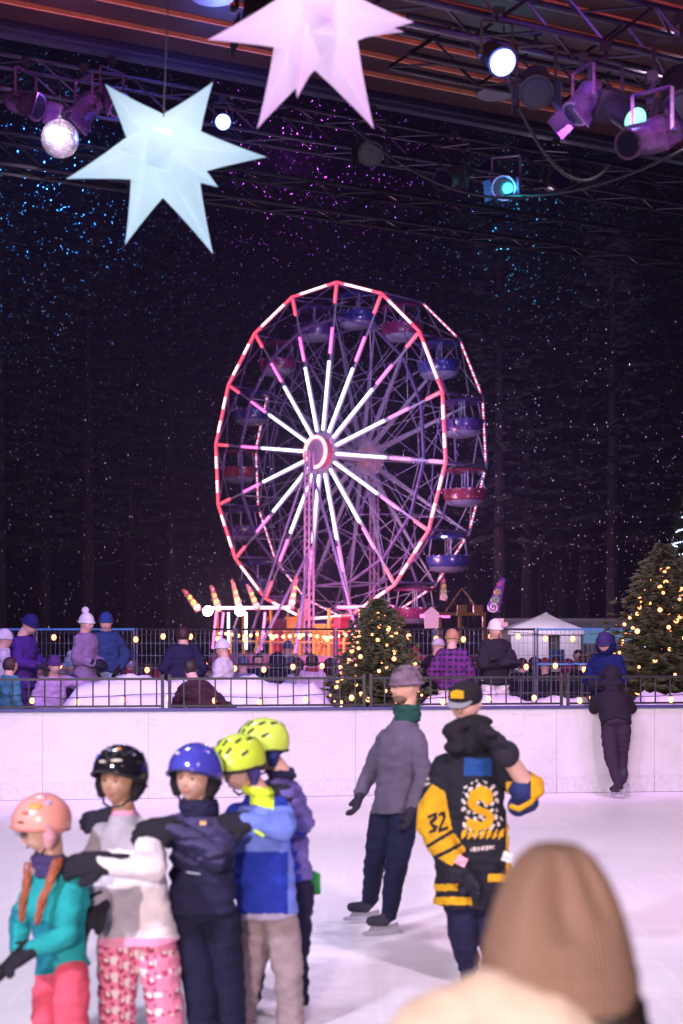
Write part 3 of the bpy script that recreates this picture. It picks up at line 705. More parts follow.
fin(P(496, 612, 53), P(503, 578, 53), -.62, M_finp); fin(P(441, 600, 54), P(443, 577, 54), .4, M_fin)
fin(P(289, 606, 57), P(297, 575, 57), .35, M_fin)
for q_ in (208, 240): fb(MB().ball(wm(fw).inverted() @ P(q_, 611, 56.5), .19, 12, 8), 'flood_lamp', glow('white_flood_lamp', (1.0, .95, .85), 60), smooth=True)
lamp('POINT', 'ride_fill_light', P(224, 606, 55.5), None, 700, (1, .62, .5), .2); lamp('POINT', 'ride_fill_light', P(300, 612, 55.0), None, 1500, (1, .38, .5), .3)
lamp('POINT', 'ride_fill_light', P(330, 560, 54.5), None, 420, (.85, .35, 1), .3); lamp('POINT', 'ride_fill_light', P(455, 615, 51), None, 420, (1, .45, .7), .3)
lamp('POINT', 'ride_fill_light', P(330, 450, 52.0), None, 1700, (.66, .56, 1), .4)  # added lamp without a fixture, brightens hub steel and haze
lamp('POINT', 'ride_fill_light', P(470, 480, 50.0), None, 420, (.5, .3, 1), .4)

# yellow ride gate beside the wheel, with crate lamps
rg = empty('ride_gate', P(455, 640, 46), 'orange framed ride gate with lit magenta rail beside the ferris wheel', 'ride gate')
def rgp(px, py): return P(px, py, 46)
MB().bar(rgp(437, 614), rgp(486, 614), .12, .10).build('beam', M_yel, rg)
for px in (440, 460, 484): MB().bar(rgp(px, 614), rgp(px, 642), .10, .10).build('post', M_yel, rg)
MB().bar(rgp(462, 588), rgp(444, 614), .04, .04).bar(rgp(462, 588), rgp(482, 614), .04, .04).build('stay', M_yel, rg)
for px in (462, 478): MB().box(rgp(px, 609), (.3, .3, .26)).build('box', M_yel, rg)
MB().tube(rgp(420, 616), rgp(450, 616), .06, n=8).build('rail_light', PK, rg)
MB().prism([(0, 0), (.42, 0), (.45, .55), (.22, .75), (-.03, .55)], rgp(425, 630), (1, 0, 0), (0, 0, 1), .15).build('light_panel', glow('pink_white_panel', (1, .40, .75), .7), rg)

# ================================================================== TENT, TRAILER
tn = empty('tent', P(546, 640, 34), 'small white canvas tent with a pointed roof behind the fence', 'tent')
M_canvas = mat('white_canvas', (.75, .73, .75), .8, var=.08, vscale=3, bump=.3, bscale=6)
s34 = 34 / F; tc_ = P(546, 629, 34); hw = 38 * s34
apex = P(546, 612, 34 + 1.0); zc = tc_.z; vs = [Vector((tc_.x - hw, 34, zc)), Vector((tc_.x + hw, 34, zc)), Vector((tc_.x + hw, 36, zc)), Vector((tc_.x - hw, 36, zc)), apex]
rings = []
for j in range(7):
    t = j / 6; k_ = (1 - t) ** 1.25; z = zc + (apex.z - zc) * t
    rings.append([Vector((apex.x + (v.x - apex.x) * k_, 35 + (v.y - 35) * k_, z)) for v in (vs[0], (vs[0] + vs[1]) / 2, vs[1], (vs[1] + vs[2]) / 2, vs[2], (vs[2] + vs[3]) / 2, vs[3], (vs[3] + vs[0]) / 2)])
vv = [p for r in rings for p in r]; MB().add(vv, [(j * 8 + q, j * 8 + (q + 1) % 8, (j + 1) * 8 + (q + 1) % 8, (j + 1) * 8 + q) for j in range(6) for q in range(8)]).build('roof', M_canvas, tn)
x0, x1 = tc_.x - hw * .92, tc_.x + hw * .92
MB().box(((x0 + x1) / 2, 35.95, (zc - .35) / 2), (x1 - x0, .02, zc + .35)).box((x0, 35, (zc - .35) / 2), (.02, 1.86, zc + .35)).box((x1, 35, (zc - .35) / 2), (.02, 1.86, zc + .35)).build('wall', M_canvas, tn)
MB().box((x0 + .45, 34.03, (zc - .35) / 2), (.9, .02, zc + .33)).box((x1 - .25, 34.03, (zc - .35) / 2), (.5, .02, zc + .33)).build('front_flap', M_canvas, tn)
MB().box((tc_.x, 34, zc - .06), (2 * hw, .03, .14)).build('valance', M_canvas, tn)
for x in (x0, x1): MB().tube((x, 34.06, -.35), (x, 34.06, zc), .025).build('pole', M_metal, tn)
MB().box((tc_.x + .25, 34.0, 1.0), (.36, .02, .55)).build('window', mat('dark_blue_window', (.03, .05, .14), .1), tn)
lamp('POINT', 'tent_light', (tc_.x - .2, 33.0, 2.6), None, 130, (.85, .66, .95), .2)

tl = empty('trailer', P(575, 645, 40), 'long white boxy trailer with pale roof line behind the tent', 'trailer')
a, b = P(508, 621, 40), P(640, 621, 40); zt = P(0, 622, 40).z
M_tw = mat('white_trailer_panel', (.40, .40, .44), .5, var=.06)
MB().box(((a.x + b.x) / 2, 41.2, (zt - .0) / 2), (b.x - a.x, 2.4, zt)).build('body', M_tw, tl)
MB().box(((a.x + b.x) / 2, 41.2, zt + .05), (b.x - a.x + .25, 2.6, .10)).build('roof_trim', mat('trailer_trim', (.62, .60, .62), .5), tl)
m = MB()
for x in np.arange(a.x + .3, b.x, .3): m.box((x, 39.99, zt / 2), (.02, .02, zt - .1))
m.build('panel_rib', mat('trailer_trim', (.62, .60, .62), .5), tl)
for px in (596, 620): q = P(px, 636, 40); MB().box((q.x, 39.97, q.z), (.7, .03, .42)).build('window', mat('blue_lit_window', (.05, .08, .2), .2, emit=(.25, .55, 1), es=.35), tl)
for px in (520, 630): q = P(px, 645, 40); MB().tube((q.x, 40.0, -.05), (q.x, 40.2, -.05), .3, n=16).build('wheel', M_blackrub, tl)

# ================================================================== TREES
M_bark = mat('spruce_bark', (.035, .024, .026), .9, var=.3, vscale=6, bump=.8, bscale=14, aniso=(1, 1, .2))
M_needle = mat('dark_spruce_needles', (.022, .03, .022), .8, var=.35, vscale=5)
M_needle2 = mat('green_fir_needles', (.10, .125, .05), .8, var=.35, vscale=5)
def conifer_mb(H, Rb, z0, seed, nb, twig, dens=1.0, top=.02, droop=.25):
    """branches in whorls, each with flat sprays of needles"""
    rg_ = random.Random(seed); lf = MB(); wd = MB()
    for i in range(nb):
        t = (i + rg_.random()) / nb; z = z0 + (H - z0) * t ** .9; L = Rb * (1 - t) ** .85 * rg_.uniform(.72, 1.12) + top
        a = i * 2.399 + rg_.uniform(-.3, .3); d = Vector((math.cos(a), math.sin(a), 0)); up = .35 * t - droop * (1 - t) + rg_.uniform(-.06, .06)
        p0 = Vector((0, 0, z)); n = max(3, int(L / twig * 1.4)); pts = [p0 + d * L * k / n + Vector((0, 0, L * (up * k / n + .16 * (k / n) ** 2))) for k in range(n + 1)]
        wd.path(pts, [max(.004, .012 * H / 4 * (1 - k / n) + .003) for k in range(n + 1)], 4)
        for k in range(1, n + 1):
            q = pts[k]; sp = twig * (1.25 - .6 * k / n) * (1 if t < .9 else .7)
            for s_ in (-1, 1, 0) if k < n else (-.6, .6, 0):
                for rep in range(max(1, int(dens))):
                    dd = (d * (.55 + .4 * (s_ == 0)) + Vector((-d.y, d.x, 0)) * s_ * .9 + Vector((0, 0, rg_.uniform(-.28, .16)))).normalized(); e = q + dd * sp * rg_.uniform(.7, 1.25)
                    sd = dd.cross(Vector((rg_.uniform(-.4, .4), rg_.uniform(-.4, .4), 1))).normalized() * sp * .17
                    mid = q.lerp(e, .45); lf.add([q, mid + sd, e, mid - sd], [(0, 1, 2, 3)])
                    sd2 = Vector((0, 0, sp * .15)); lf.add([q, mid + sd2, e, mid - sd2], [(0, 1, 2, 3)])
    return lf, wd
def tree(name, loc, H, Rb, z0, seed, nb, twig, tr, label, cat, group, needle, dens=1):
    r = empty(name, loc, label, cat, group); lf, wd = conifer_mb(H, Rb, z0, seed, nb, twig, dens)
    wd.tube((0, 0, -.1), (0, 0, H * .985), tr, .008, 10); wd.build('trunk', M_bark, r, world=False); lf.build('crown', needle, r, world=False, fix=False); return r
fg_ = 'tall dark spruces of the forest behind the fair'
protos = [tree('spruce_tree', (0, 0, 0), 24, 3.2, 5.5, 11 + i, 90, .75, .34, 'x', 'tree', fg_, M_needle) for i in range(3)]
spots = [(500, 62, 1.05, 'with a pale bare lower trunk beside the violet spiral fin'), (527, 66, .95, 'with a thin straight trunk above the tent'), (613, 60, 1.0, 'with a straight trunk above the blue puffer person'), (560, 74, 1.1, 'standing behind the trailer roof'),
         (585, 70, 1.15, 'standing between trailer and large fir'), (650, 72, 1.2, 'rising behind the large lit fir'), (690, 64, 1.0, 'cut by the frame edge behind the large lit fir'), (470, 80, 1.1, 'just beyond the ferris wheel rear rim'),
         (430, 86, 1.1, 'faint behind the ferris wheel hub side'), (395, 88, 1.2, 'faint behind the rear hub'), (350, 90, 1.1, 'faint behind the ferris wheel hub'), (305, 88, 1.15, 'faint behind the front hub'), (262, 86, 1.0, 'faint behind the orange fins'),
         (215, 84, 1.1, 'faint beyond the front rim'), (170, 80, 1.2, 'faint above the blue jacket man'), (130, 82, 1.0, 'faint above the white scarf person'), (88, 78, 1.15, 'faint beyond the mesh fence posts'), (45, 80, 1.1, 'faint above the purple coated man'), (0, 76, 1.15, 'faint at the frame edge above the crowd'), (540, 88, 1.35, 'tallest dark one of the tent side')]
for i, (px, Y, s_, lb) in enumerate(spots):
    t = protos[i] if i < 3 else copy_tree(protos[i % 3]); q = P(px, 640, Y); t.location = (q.x, Y, -.4); t.scale = (s_,) * 3; t.rotation_euler.z = i * 1.3
    t['label'] = 'dark tall spruce ' + lb
# fairy-lit firs
M_fairy = glow('warm_fairy_light', (1.0, .32, .10), 5)
def fairy(r, loc, H, Rb, n, seed, rad=.02, z0=.25):
    rg_ = random.Random(seed); wires = MB(); pts = []
    for i in range(n):
        t = (i + .5) / n; z = z0 + (H - z0) * .96 * t ** .95 * 1.0; rr = (Rb * (1 - t) ** .85) * rg_.uniform(.80, 1.0) + .03; a = i * 2.399 + rg_.uniform(-.5, .5)
        # keep most bulbs on the outside of the crown
        p = Vector(loc) + Vector((math.cos(a) * rr, math.sin(a) * rr, z)); pts.append(p)
        MB().ball(p, rad * rg_.uniform(.6, 1.25), 8, 5).build('fairy_light', M_fairy, r, smooth=True)
s1 = tree('lit_fir_tree', (P(378, 0, 18.2).x, 18.2, .25), 2.02, .92, .10, 31, 300, .145, .04, 'small fir with warm fairy lights standing behind the gray coated skater', 'tree', 'fir trees wound with fairy lights', M_needle2, 2)
fairy(s1, s1.location, 1.95, .92, 120, 3, .025)
q = P(664, 0, 18.6); s2 = tree('lit_fir_tree', (q.x, 18.6, .2), 2.80, 1.18, .15, 41, 230, .17, .05, 'large fir with warm fairy lights rising at the board end', 'tree', 'fir trees wound with fairy lights', M_needle2, 2)
fairy(s2, s2.location, 2.6, 1.20, 125, 9, .031, .3)
q = P(692, 0, 30); s3 = tree('lit_fir_tree', (q.x, 30, -.3), 5.1, .95, .5, 51, 120, .3, .08, 'tall narrow fir spiralled with cold white lights behind the large warm fir', 'tree', 'fir trees wound with fairy lights', M_needle2, 2)
m = MB()
for k in range(420):
    t = k / 420; a = t * 2 * math.pi * 13; rr = .95 * (1 - t) + .06; m.ball(Vector(s3.location) + Vector((math.cos(a) * rr, math.sin(a) * rr, 1.6 + 3.5 * t)), .016, 5, 4)
m.build('light_spiral', glow('cold_white_fairy', (.45, .55, 1.0), 7), s3)
# ================================================================== PEOPLE
M_skin = mat('fair_skin', (.66, .40, .32), .5, var=.06, vscale=20)
M_skin2 = mat('tan_skin', (.50, .28, .20), .5, var=.06, vscale=20)
M_eyew = mat('eye_white', (.75, .72, .72), .25); M_iris = mat('dark_iris', (.03, .02, .02), .15)
M_lip = mat('lips', (.45, .14, .13), .45); M_brow = mat('eyebrow_hair', (.08, .045, .03), .8)
M_glove = cloth('black_glove', (.022, .02, .032)); M_kblack = cloth('black_knit', (.014, .013, .018))
M_blade = mat('skate_steel', (.6, .6, .65), .2, 1.0)

def V(*a): return Vector(a)
def frame(f, roll=0):
    f = Vector(f).normalized(); x = f.cross(Vector((0, 0, 1))).normalized(); z = x.cross(f)
    M = Matrix((x, f, z)).transposed()
    return M @ Matrix.Rotation(roll, 3, 'Y')
def head_mesh(mb, c, h, M, child=True):
    """c centre, h half height; M columns: right, forward, up"""
    n, m = 36, 28; vs = []
    for i in range(m + 1):
        a = math.pi * i / m
        for k in range(n):
            t = 2 * math.pi * k / n; x, y, z = math.sin(a) * math.cos(t), math.sin(a) * math.sin(t), math.cos(a)
            X, Y_, Z = x * .70, y * .84, z
            if z < 0:
                q = -z; X *= 1 - .26 * q ** 1.6; Y_ = Y_ * (1 - .05 * q) + (.10 * q if y > 0 else .28 * q)
            if y > 0:
                g = lambda cx, cz, sx, sz: math.exp(-((x - cx) / sx) ** 2 - ((z - cz) / sz) ** 2)
                Y_ += .15 * g(0, -.20, .11, .10) + .09 * g(0, -.06, .09, .17) - .085 * (g(.34, .02, .15, .10) + g(-.34, .02, .15, .10))
                Y_ += .035 * (g(.3, .2, .25, .08) + g(-.3, .2, .25, .08)) + .05 * (g(.38, -.28, .16, .16) + g(-.38, -.28, .16, .16)) + .045 * g(0, -.5, .17, .06) - .04 * g(0, -.62, .2, .04) + .075 * g(0, -.80, .22, .12)
                if child: Y_ += .03 * (g(.42, -.38, .18, .18) + g(-.42, -.38, .18, .18))
            vs.append(Vector(c) + M @ Vector((X * h, Y_ * h, Z * h)))
    fs = [(i * n + k, i * n + (k + 1) % n, (i + 1) * n + (k + 1) % n, (i + 1) * n + k) for i in range(m) for k in range(n)]
    mb.add(vs, fs)
    for s in (-1, 1): mb.ball(Vector(c) + M @ Vector((s * .70 * h, -.06 * h, -.05 * h)), (.07 * h, .13 * h, .20 * h), 10, 8, M)
def face_parts(r, c, h, M, smile=0, body=None):
    par = body or r
    for s in (-1, 1):
        e = MB().ball(Vector(c) + M @ Vector((s * .255 * h, .70 * h, .03 * h)), .080 * h, 12, 8).build('eye', M_eyew, par, smooth=True)
        MB().ball(Vector(c) + M @ Vector((s * .255 * h, .742 * h, .02 * h)), .062 * h, 10, 6).build('iris', M_iris, e, smooth=True) if par is r else None
        MB().path([Vector(c) + M @ Vector((s * q[0] * h, q[1] * h, q[2] * h)) for q in ((.12, .80, .17), (.26, .79, .22), (.40, .68, .18))], [.022 * h, .03 * h, .012 * h], 6).build('eyebrow', M_brow, par, smooth=True)
    MB().path([Vector(c) + M @ Vector((x * h, (.865 - abs(x) * .42) * h, (-.50 + smile * abs(x) * .5) * h)) for x in (-.2, -.1, 0, .1, .2)], [.012 * h, .035 * h, .042 * h, .035 * h, .012 * h], 6).build('mouth', M_lip, par, smooth=True)

def hand(mb, wr, d, pn, sc=1, curl=.5, thumb=1, spread=1, extra=0):
    """palm plus five fingers. d: direction of the fingers, pn: palm normal (the way fingers curl), thumb side +1/-1"""
    d = Vector(d).normalized(); pn = Vector(pn); pn = (pn - d * pn.dot(d)).normalized(); s = d.cross(pn) * thumb
    k = sc; wr = Vector(wr); e = extra
    for u in (-.026, 0, .026): mb.capsule(wr + s * u * .7 * k, wr + d * .082 * k + s * u * k, (.016 + e) * k, (.013 + e) * k, 10)
    for i, (u, L) in enumerate(((.030, .070), (.010, .080), (-.010, .074), (-.030, .056))):
        p = wr + d * .088 * k + s * u * k; a = -.1; dd = (d + s * u * 4 * spread).normalized()
        for j, f in enumerate((.45, .32, .23)):
            a += curl * (.55 if j == 0 else .8); q = p + (dd * math.cos(a) + pn * math.sin(a)) * L * f * k
            mb.capsule(p, q, (.0092 + e * .6 - j * .0009) * k, (.0086 + e * .6 - j * .0009) * k, 8); p = q
    p = wr + d * .022 * k + s * .026 * k; a1 = p + (d * .55 + s * .75 + pn * .25).normalized() * .038 * k; a2 = a1 + (d * .9 + s * .15 + pn * (.2 + curl * .5)).normalized() * .032 * k; a3 = a2 + (d + pn * (.3 + curl * .5) - s * .1).normalized() * .022 * k
    for x, y, r0, r1 in ((p, a1, .015, .012), (a1, a2, .0115, .010), (a2, a3, .010, .009)): mb.capsule(x, y, (r0 + e * .5) * k, (r1 + e * .5) * k, 8)

def torso_rings(J, wS, dep, hem, hemw, waistw, chestdep=1.0):
    shL, shR, pel = J['shL'], J['shR'], J['pel']; nk = J['neck']
    x = (shR - shL); x.normalize(); hx = (J['hipR'] - J['hipL']).normalized()
    mid = (shL + shR) / 2; up = (nk - pel).normalized()
    def ring(c, w_, d_, xx): y = up.cross(xx).normalized(); return (c, xx.normalized() * w_, y * d_)
    half = (shR - shL).length / 2
    hemc = pel - up * hem
    return [ring(hemc, hemw, dep * 1.05 * hemw / waistw, hx), ring(pel.lerp(hemc, .35), (hemw + waistw) / 2, dep * 1.0, hx), ring(pel.lerp(mid, .35), waistw, dep * .95, hx.lerp(x, .4)), ring(pel.lerp(mid, .68), half * 1.0, dep * 1.08 * chestdep, x),
            ring(pel.lerp(mid, .90), half * 1.0, dep * 1.0, x), ring(mid + up * .015, half * .80, dep * .80, x), ring(mid.lerp(nk, .55), half * .52, dep * .70, x), ring(nk.lerp(mid, .1), wS, wS, x)]

def person(label, J, h, f, roll=0, vox=.009, group=None, skin=None, child=True, jacket=None, jm=None, sleeve=(.055, .048, .038), dep=.11, hem=.08, hemw=.16, waistw=.15,
           pants=None, legr=(.085, .065, .05), boots=None, boot_kind='boot', gloves=None, gl=None, gscale=.85, wr=.006, jpaint=None, ppaint=None, eyes=True, smile=.3, legdir=None, root=None, collar=None, nkr=.05, face=True, jname='jacket', short=None, quilt=0):
    skin = skin or M_skin
    c = J['head']; M = frame(f, roll); base = (J['anL'] + J['anR']) / 2
    loc = root or Vector((base.x, base.y, min(J['anL'].z, J['anR'].z) - .08))
    r = empty('person', loc, label, 'person', group)
    mb = MB(); head_mesh(mb, c, h, M, child)
    mb.capsule(c + M @ V(0, -.15 * h, -.5 * h), J['neck'], nkr * 1.02, nkr * 1.12, 14)
    half = (J['shR'] - J['shL']).length / 2
    shm = (J['shL'] + J['shR']) / 2
    J2 = dict(J); J2['shL'] = J['shL'].lerp(shm, .22) + V(0, 0, -.02); J2['shR'] = J['shR'].lerp(shm, .22) + V(0, 0, -.02)
    mb.loft(torso_rings(J2, nkr, dep * .70, .02, hemw * .72, waistw * .72))
    for s in 'LR':
        mb.chain([J['sh' + s].lerp(shm, .30) + V(0, 0, -.028), J['el' + s], J['wr' + s]], [sleeve[0] * .55, sleeve[1] * .6, sleeve[2] * .66])
        mb.chain([J['hip' + s], J['kn' + s], J['an' + s]], [legr[0] * .75, legr[1] * .72, legr[2] * .7])
        fd = J.get('ft' + s)
        if fd is not None: mb.capsule(J['an' + s] + V(0, 0, -.03), J['an' + s] + fd * .12 + V(0, 0, -.045), .032, .026)
        if gl and gl.get(s): hand(mb, J['wr' + s], gl[s][0], gl[s][1], gscale, gl[s][2], gl[s][3])
    body = remesh(mb, 'body', skin, r, vox, 1)
    if face: face_parts(r, c, h, M, smile)
    if jacket:
        mb = MB(); mb.loft(torso_rings(J, nkr * 1.25, dep, hem, hemw, waistw), 28)
        for s in 'LR':
            s0 = J['sh' + s].lerp(shm, .26) + V(0, 0, -.022)
            pts = [s0, s0.lerp(J['el' + s], .5), J['el' + s]] + ([J['wr' + s]] if short != s else [])
            mb.chain(pts, [sleeve[0] * 1.0, (sleeve[0] + sleeve[1]) / 2 * 1.04, sleeve[1]] + ([sleeve[2]] if short != s else []), 14)
        remesh(mb, jname, jacket, r, vox, 3, wrinkle=wr * 1.7, paint=jpaint, quilt=quilt)
    if collar:
        mb = MB(); cm, cr, ch = collar; up = (c - J['neck']).normalized(); n0 = J['neck'] - up * ch * .6
        for k in range(3): mb.loft([(n0 + up * ch * (k * .33), V(cr, 0, 0), V(0, cr, 0)), (n0 + up * ch * (k * .33 + .2), V(cr * 1.12, 0, 0), V(0, cr * 1.12, 0)), (n0 + up * ch * (k * .33 + .4), V(cr * (.98 - .08 * k), 0, 0), V(0, cr * (.98 - .08 * k), 0))], 20)
        remesh(mb, 'collar', cm, r, vox, 3, wrinkle=wr * 2.2, wfreq=13)
    if pants:
        mb = MB(); x = (J['hipR'] - J['hipL']).normalized(); up = (J['neck'] - J['pel']).normalized(); y = up.cross(x)
        mb.loft([(J['pel'] - up * .07, x * hemw * .75, y * dep * .8), (J['pel'] + up * .06, x * hemw * .78, y * dep * .8)])
        for s in 'LR': mb.chain([J['hip' + s], J['hip' + s].lerp(J['kn' + s], .5), J['kn' + s], J['an' + s]], [legr[0], (legr[0] + legr[1]) / 2 * 1.04, legr[1], legr[2]], 14)
        remesh(mb, 'trousers', pants, r, vox, 3, wrinkle=wr * 1.6, paint=ppaint)
    if boots:
        for s in 'LR':
            a = J['an' + s]; fd = J.get('ft' + s, V(0, -1, 0)); mb = MB(); k_ = legr[2] * .88
            sole = a + V(0, 0, -.045)
            mb.chain([a + V(0, 0, .07), a, sole + fd * .03, sole + fd * .125], [k_ * .95, k_, .040, .032], 12)
            b = remesh(mb, 'skate' if boot_kind == 'skate' else 'boot', boots, r, vox * .8, 2)
            if boot_kind == 'skate':
                sd = fd.cross(V(0, 0, 1)).normalized()
                MB().prism([(-.10, -.012), (.17, -.012), (.185, .004), (.16, .018), (-.09, .018)], a + V(0, 0, -.125), fd, V(0, 0, 1), .004).build('blade', M_blade, b)
                MB().prism([(-.07, .018), (.14, .018), (.12, .05), (.05, .045), (.0, .045), (-.06, .06)], a + V(0, 0, -.125), fd, V(0, 0, 1), .012).build('blade_holder', mat('skate_holder_gray', (.28, .27, .32), .4), b)
    if gloves and gl:
        for s in 'LR':
            g_ = gl.get(s)
            if not g_: continue
            mb = MB(); hand(mb, J['wr' + s], g_[0], g_[1], gscale, g_[2], g_[3], extra=.015)
            fa = (J['wr' + s] - J['el' + s]).normalized(); cuff = g_[4] if len(g_) > 4 else .05
            mb.capsule(J['wr' + s] - fa * cuff, J['wr' + s] + fa * .01, sleeve[2] * 1.06, sleeve[2] * .9)
            remesh(mb, 'glove', gloves, r, min(vox, .006), 1)
    r['hc'] = 0; del r['hc']
    return r, c, h, M

def helmet(r, c, h, M, mt, vents=True, band=None, liner=None, tilt=.0, stickers=None, scale=1.13):
    """snow helmet: shell, liner with ear pads, vents, rim, chin strap"""
    M = M @ Matrix.Rotation(tilt, 3, 'X'); S = h * scale
    n, m = 40, 18; vs = []; fs = []
    for i in range(m + 1):
        for k in range(n):
            t = 2 * math.pi * k / n; fr = math.sin(t)            # +1 is the forehead
            amax = 1.80 + (.42 * abs(fr) ** .8 if fr <= 0 else -.36 * fr ** 1.2)
            a = amax * i / m
            x, y, z = math.sin(a) * math.cos(t), math.sin(a) * math.sin(t), math.cos(a)
            rr = 1 + .02 * math.cos(6 * t) * (math.sin(a) ** 2) * (z > 0)
            vs.append(c + M @ Vector((x * .98 * S * rr, (y * 1.13 - .04) * S * rr, (z * 1.02 + .20) * S)))
    fs = [(i * n + k, i * n + (k + 1) % n, (i + 1) * n + (k + 1) % n, (i + 1) * n + k) for i in range(m) for k in range(n)]
    hm_ = MB().add(vs, fs); o = hm_.build('helmet', mt, r, smooth=True)
    so = o.modifiers.new('thick', 'SOLIDIFY'); so.thickness = .012; so.offset = -1
    # rim
    MB().path([vs[m * n + k] for k in range(n)] + [vs[m * n]], .006 * S / .11, 6).build('rim_trim', band or M_blackrub, o, smooth=True)
    if vents:
        for (a, t) in ((.35, 60), (.35, 120), (.75, 45), (.75, 75), (.75, 105), (.75, 135), (.8, 215), (.8, 325), (1.05, 90), (1.1, 10), (1.1, 170), (1.1, 250), (1.1, 290), (.55, 0), (.55, 180)):
            t = R_(t); p = Vector((math.sin(a) * math.cos(t), math.sin(a) * math.sin(t), math.cos(a))); q = c + M @ Vector((p.x * .985 * S, (p.y * 1.135 - .04) * S, (p.z * 1.02 + .20) * S)); nn = (M @ p).normalized(); tt = (M @ V(0, 1, 0)); tt = (tt - nn * tt.dot(nn)).normalized()
            MB().box(q, (.035 * S / .11 * .32, .034 * S / .11, .006), Matrix((nn.cross(tt), tt, nn)).transposed()).build('vent', M_blackrub, o)
    li = MB()
    for s in (-1, 1):
        li.chain([c + M @ V(s * .80 * h, .0 * h, .15 * h), c + M @ V(s * .80 * h, -.02 * h, -.30 * h), c + M @ V(s * .74 * h, .08 * h, -.62 * h)], [.27 * h, .32 * h, .22 * h], 12)
    li.chain([c + M @ V(-.7 * h, -.45 * h, -.2 * h), c + M @ V(0, -.85 * h, -.28 * h), c + M @ V(.7 * h, -.45 * h, -.2 * h)], [.22 * h, .22 * h, .22 * h])
    remesh(li, 'ear_pad', liner or M_kblack, o, .008, 2)
    MB().path([c + M @ V(.70 * h, .1 * h, -.6 * h), c + M @ V(.42 * h, .45 * h, -.98 * h), c + M @ V(0, .58 * h, -1.08 * h), c + M @ V(-.42 * h, .45 * h, -.98 * h), c + M @ V(-.70 * h, .1 * h, -.6 * h)], .006, 6).build('chin_strap', M_blackrub, o)
    if stickers:
        for (a, t, sz, mt2) in stickers:
            t = R_(t); p = Vector((math.sin(a) * math.cos(t), math.sin(a) * math.sin(t), math.cos(a))); q = c + M @ Vector((p.x * .99 * S, (p.y * 1.14 - .04) * S, (p.z * 1.03 + .20) * S)); nn = (M @ p).normalized()
            MB().ball(q, (sz[0], sz[1], .004), 12, 6, nn.to_track_quat('Z', 'Y').to_matrix()).build('sticker', mt2, o, smooth=True)
    return o
def beanie(r, c, h, M, mt, name='beanie', up=1.0, cuff=True):
    n, m = 28, 12; vs = []
    for i in range(m + 1):
        a = 1.72 * i / m
        for k in range(n):
            t = 2 * math.pi * k / n; x, y, z = math.sin(a) * math.cos(t), math.sin(a) * math.sin(t), math.cos(a)
            vs.append(c + M @ Vector((x * .80 * h, (y * .95 - .04) * h, (z * (.95 * up) + .22) * h)))
    o = MB().add(vs, [(i * n + k, i * n + (k + 1) % n, (i + 1) * n + (k + 1) % n, (i + 1) * n + k) for i in range(m) for k in range(n)] + [tuple(range(m * n, (m + 1) * n))]).build(name, mt, r, smooth=True)
    if cuff: MB().path([c + M @ Vector((math.cos(2 * math.pi * k / n) * .80 * h, (math.sin(2 * math.pi * k / n) * .96 - .04) * h, .14 * h)) for k in range(n + 1)], .11 * h, 8).build('cuff', mt, o, smooth=True)
    return o
def hair(r, c, h, M, mt, long=0, name='hair', vox=.01):
    mb = MB(); mb.ball(c + M @ V(0, -.10 * h, .14 * h), (.80 * h, .90 * h, .95 * h), 20, 14, M)
    if long: mb.chain([c + M @ V(0, -.55 * h, 0), c + M @ V(0, -.75 * h, -.9 * h), c + M @ V(0, -.8 * h, -(1 + long) * h)], [.6 * h, .5 * h, .3 * h])
    def disp(co, no):
        Mi = M.inverted(); out = co.copy()
        for i in range(len(co)):
            q = Mi @ (Vector(co[i]) - c)
            if q.y > .30 * h and q.z < .50 * h: out[i] = co[i] - np.array(M @ V(0, min(.55 * h, (q.y - .30 * h) + .1 * h), 0))
            out[i] += no[i] * .008 * noise.noise(Vector(co[i]) * 60)
        return out
    return remesh(mb, name, mt, r, vox, 1, disp=disp)

# ---------------- the chain of children: joints from picture rows at each child's real distance
def JT(Y, **k):
    d = {}
    for n_, v in k.items(): d[n_] = P(v[0], v[1], Y + (v[2] if len(v) > 2 else 0))
    return d
FL = V(-1, -.15, 0).normalized()
GK = 'children skating in a chain with hands on shoulders'

# child in teal jacket and coral trousers (first of the chain)
J = JT(6.5, head=(42, 826), neck=(52, 864), shL=(33, 880, .13), shR=(78, 879, -.10), elL=(20, 920, .22), wrL=(18, 955, .18), elR=(66, 935, -.20), wrR=(32, 950, -.24), pel=(62, 963), hipL=(52, 975, .09), hipR=(70, 975, -.07), knL=(48, 1020, .08), knR=(72, 1022, -.10), anL=(50, 1056, .1), anR=(76, 1056, -.08))
J['ftL'] = J['ftR'] = FL
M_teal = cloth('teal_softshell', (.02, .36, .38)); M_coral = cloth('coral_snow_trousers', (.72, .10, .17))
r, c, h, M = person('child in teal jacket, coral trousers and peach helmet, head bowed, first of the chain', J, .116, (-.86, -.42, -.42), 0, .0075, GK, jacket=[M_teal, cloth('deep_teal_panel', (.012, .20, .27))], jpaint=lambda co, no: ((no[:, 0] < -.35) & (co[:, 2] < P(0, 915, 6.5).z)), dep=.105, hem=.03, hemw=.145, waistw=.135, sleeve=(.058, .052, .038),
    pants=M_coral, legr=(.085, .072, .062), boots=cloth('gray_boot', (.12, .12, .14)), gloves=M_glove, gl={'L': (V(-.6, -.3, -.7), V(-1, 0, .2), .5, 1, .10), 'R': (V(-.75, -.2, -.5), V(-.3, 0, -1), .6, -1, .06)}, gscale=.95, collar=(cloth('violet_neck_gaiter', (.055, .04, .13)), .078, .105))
M_peach = mat('peach_helmet_shell', (.86, .36, .31), .3, coat=.3, var=.08, vscale=9)
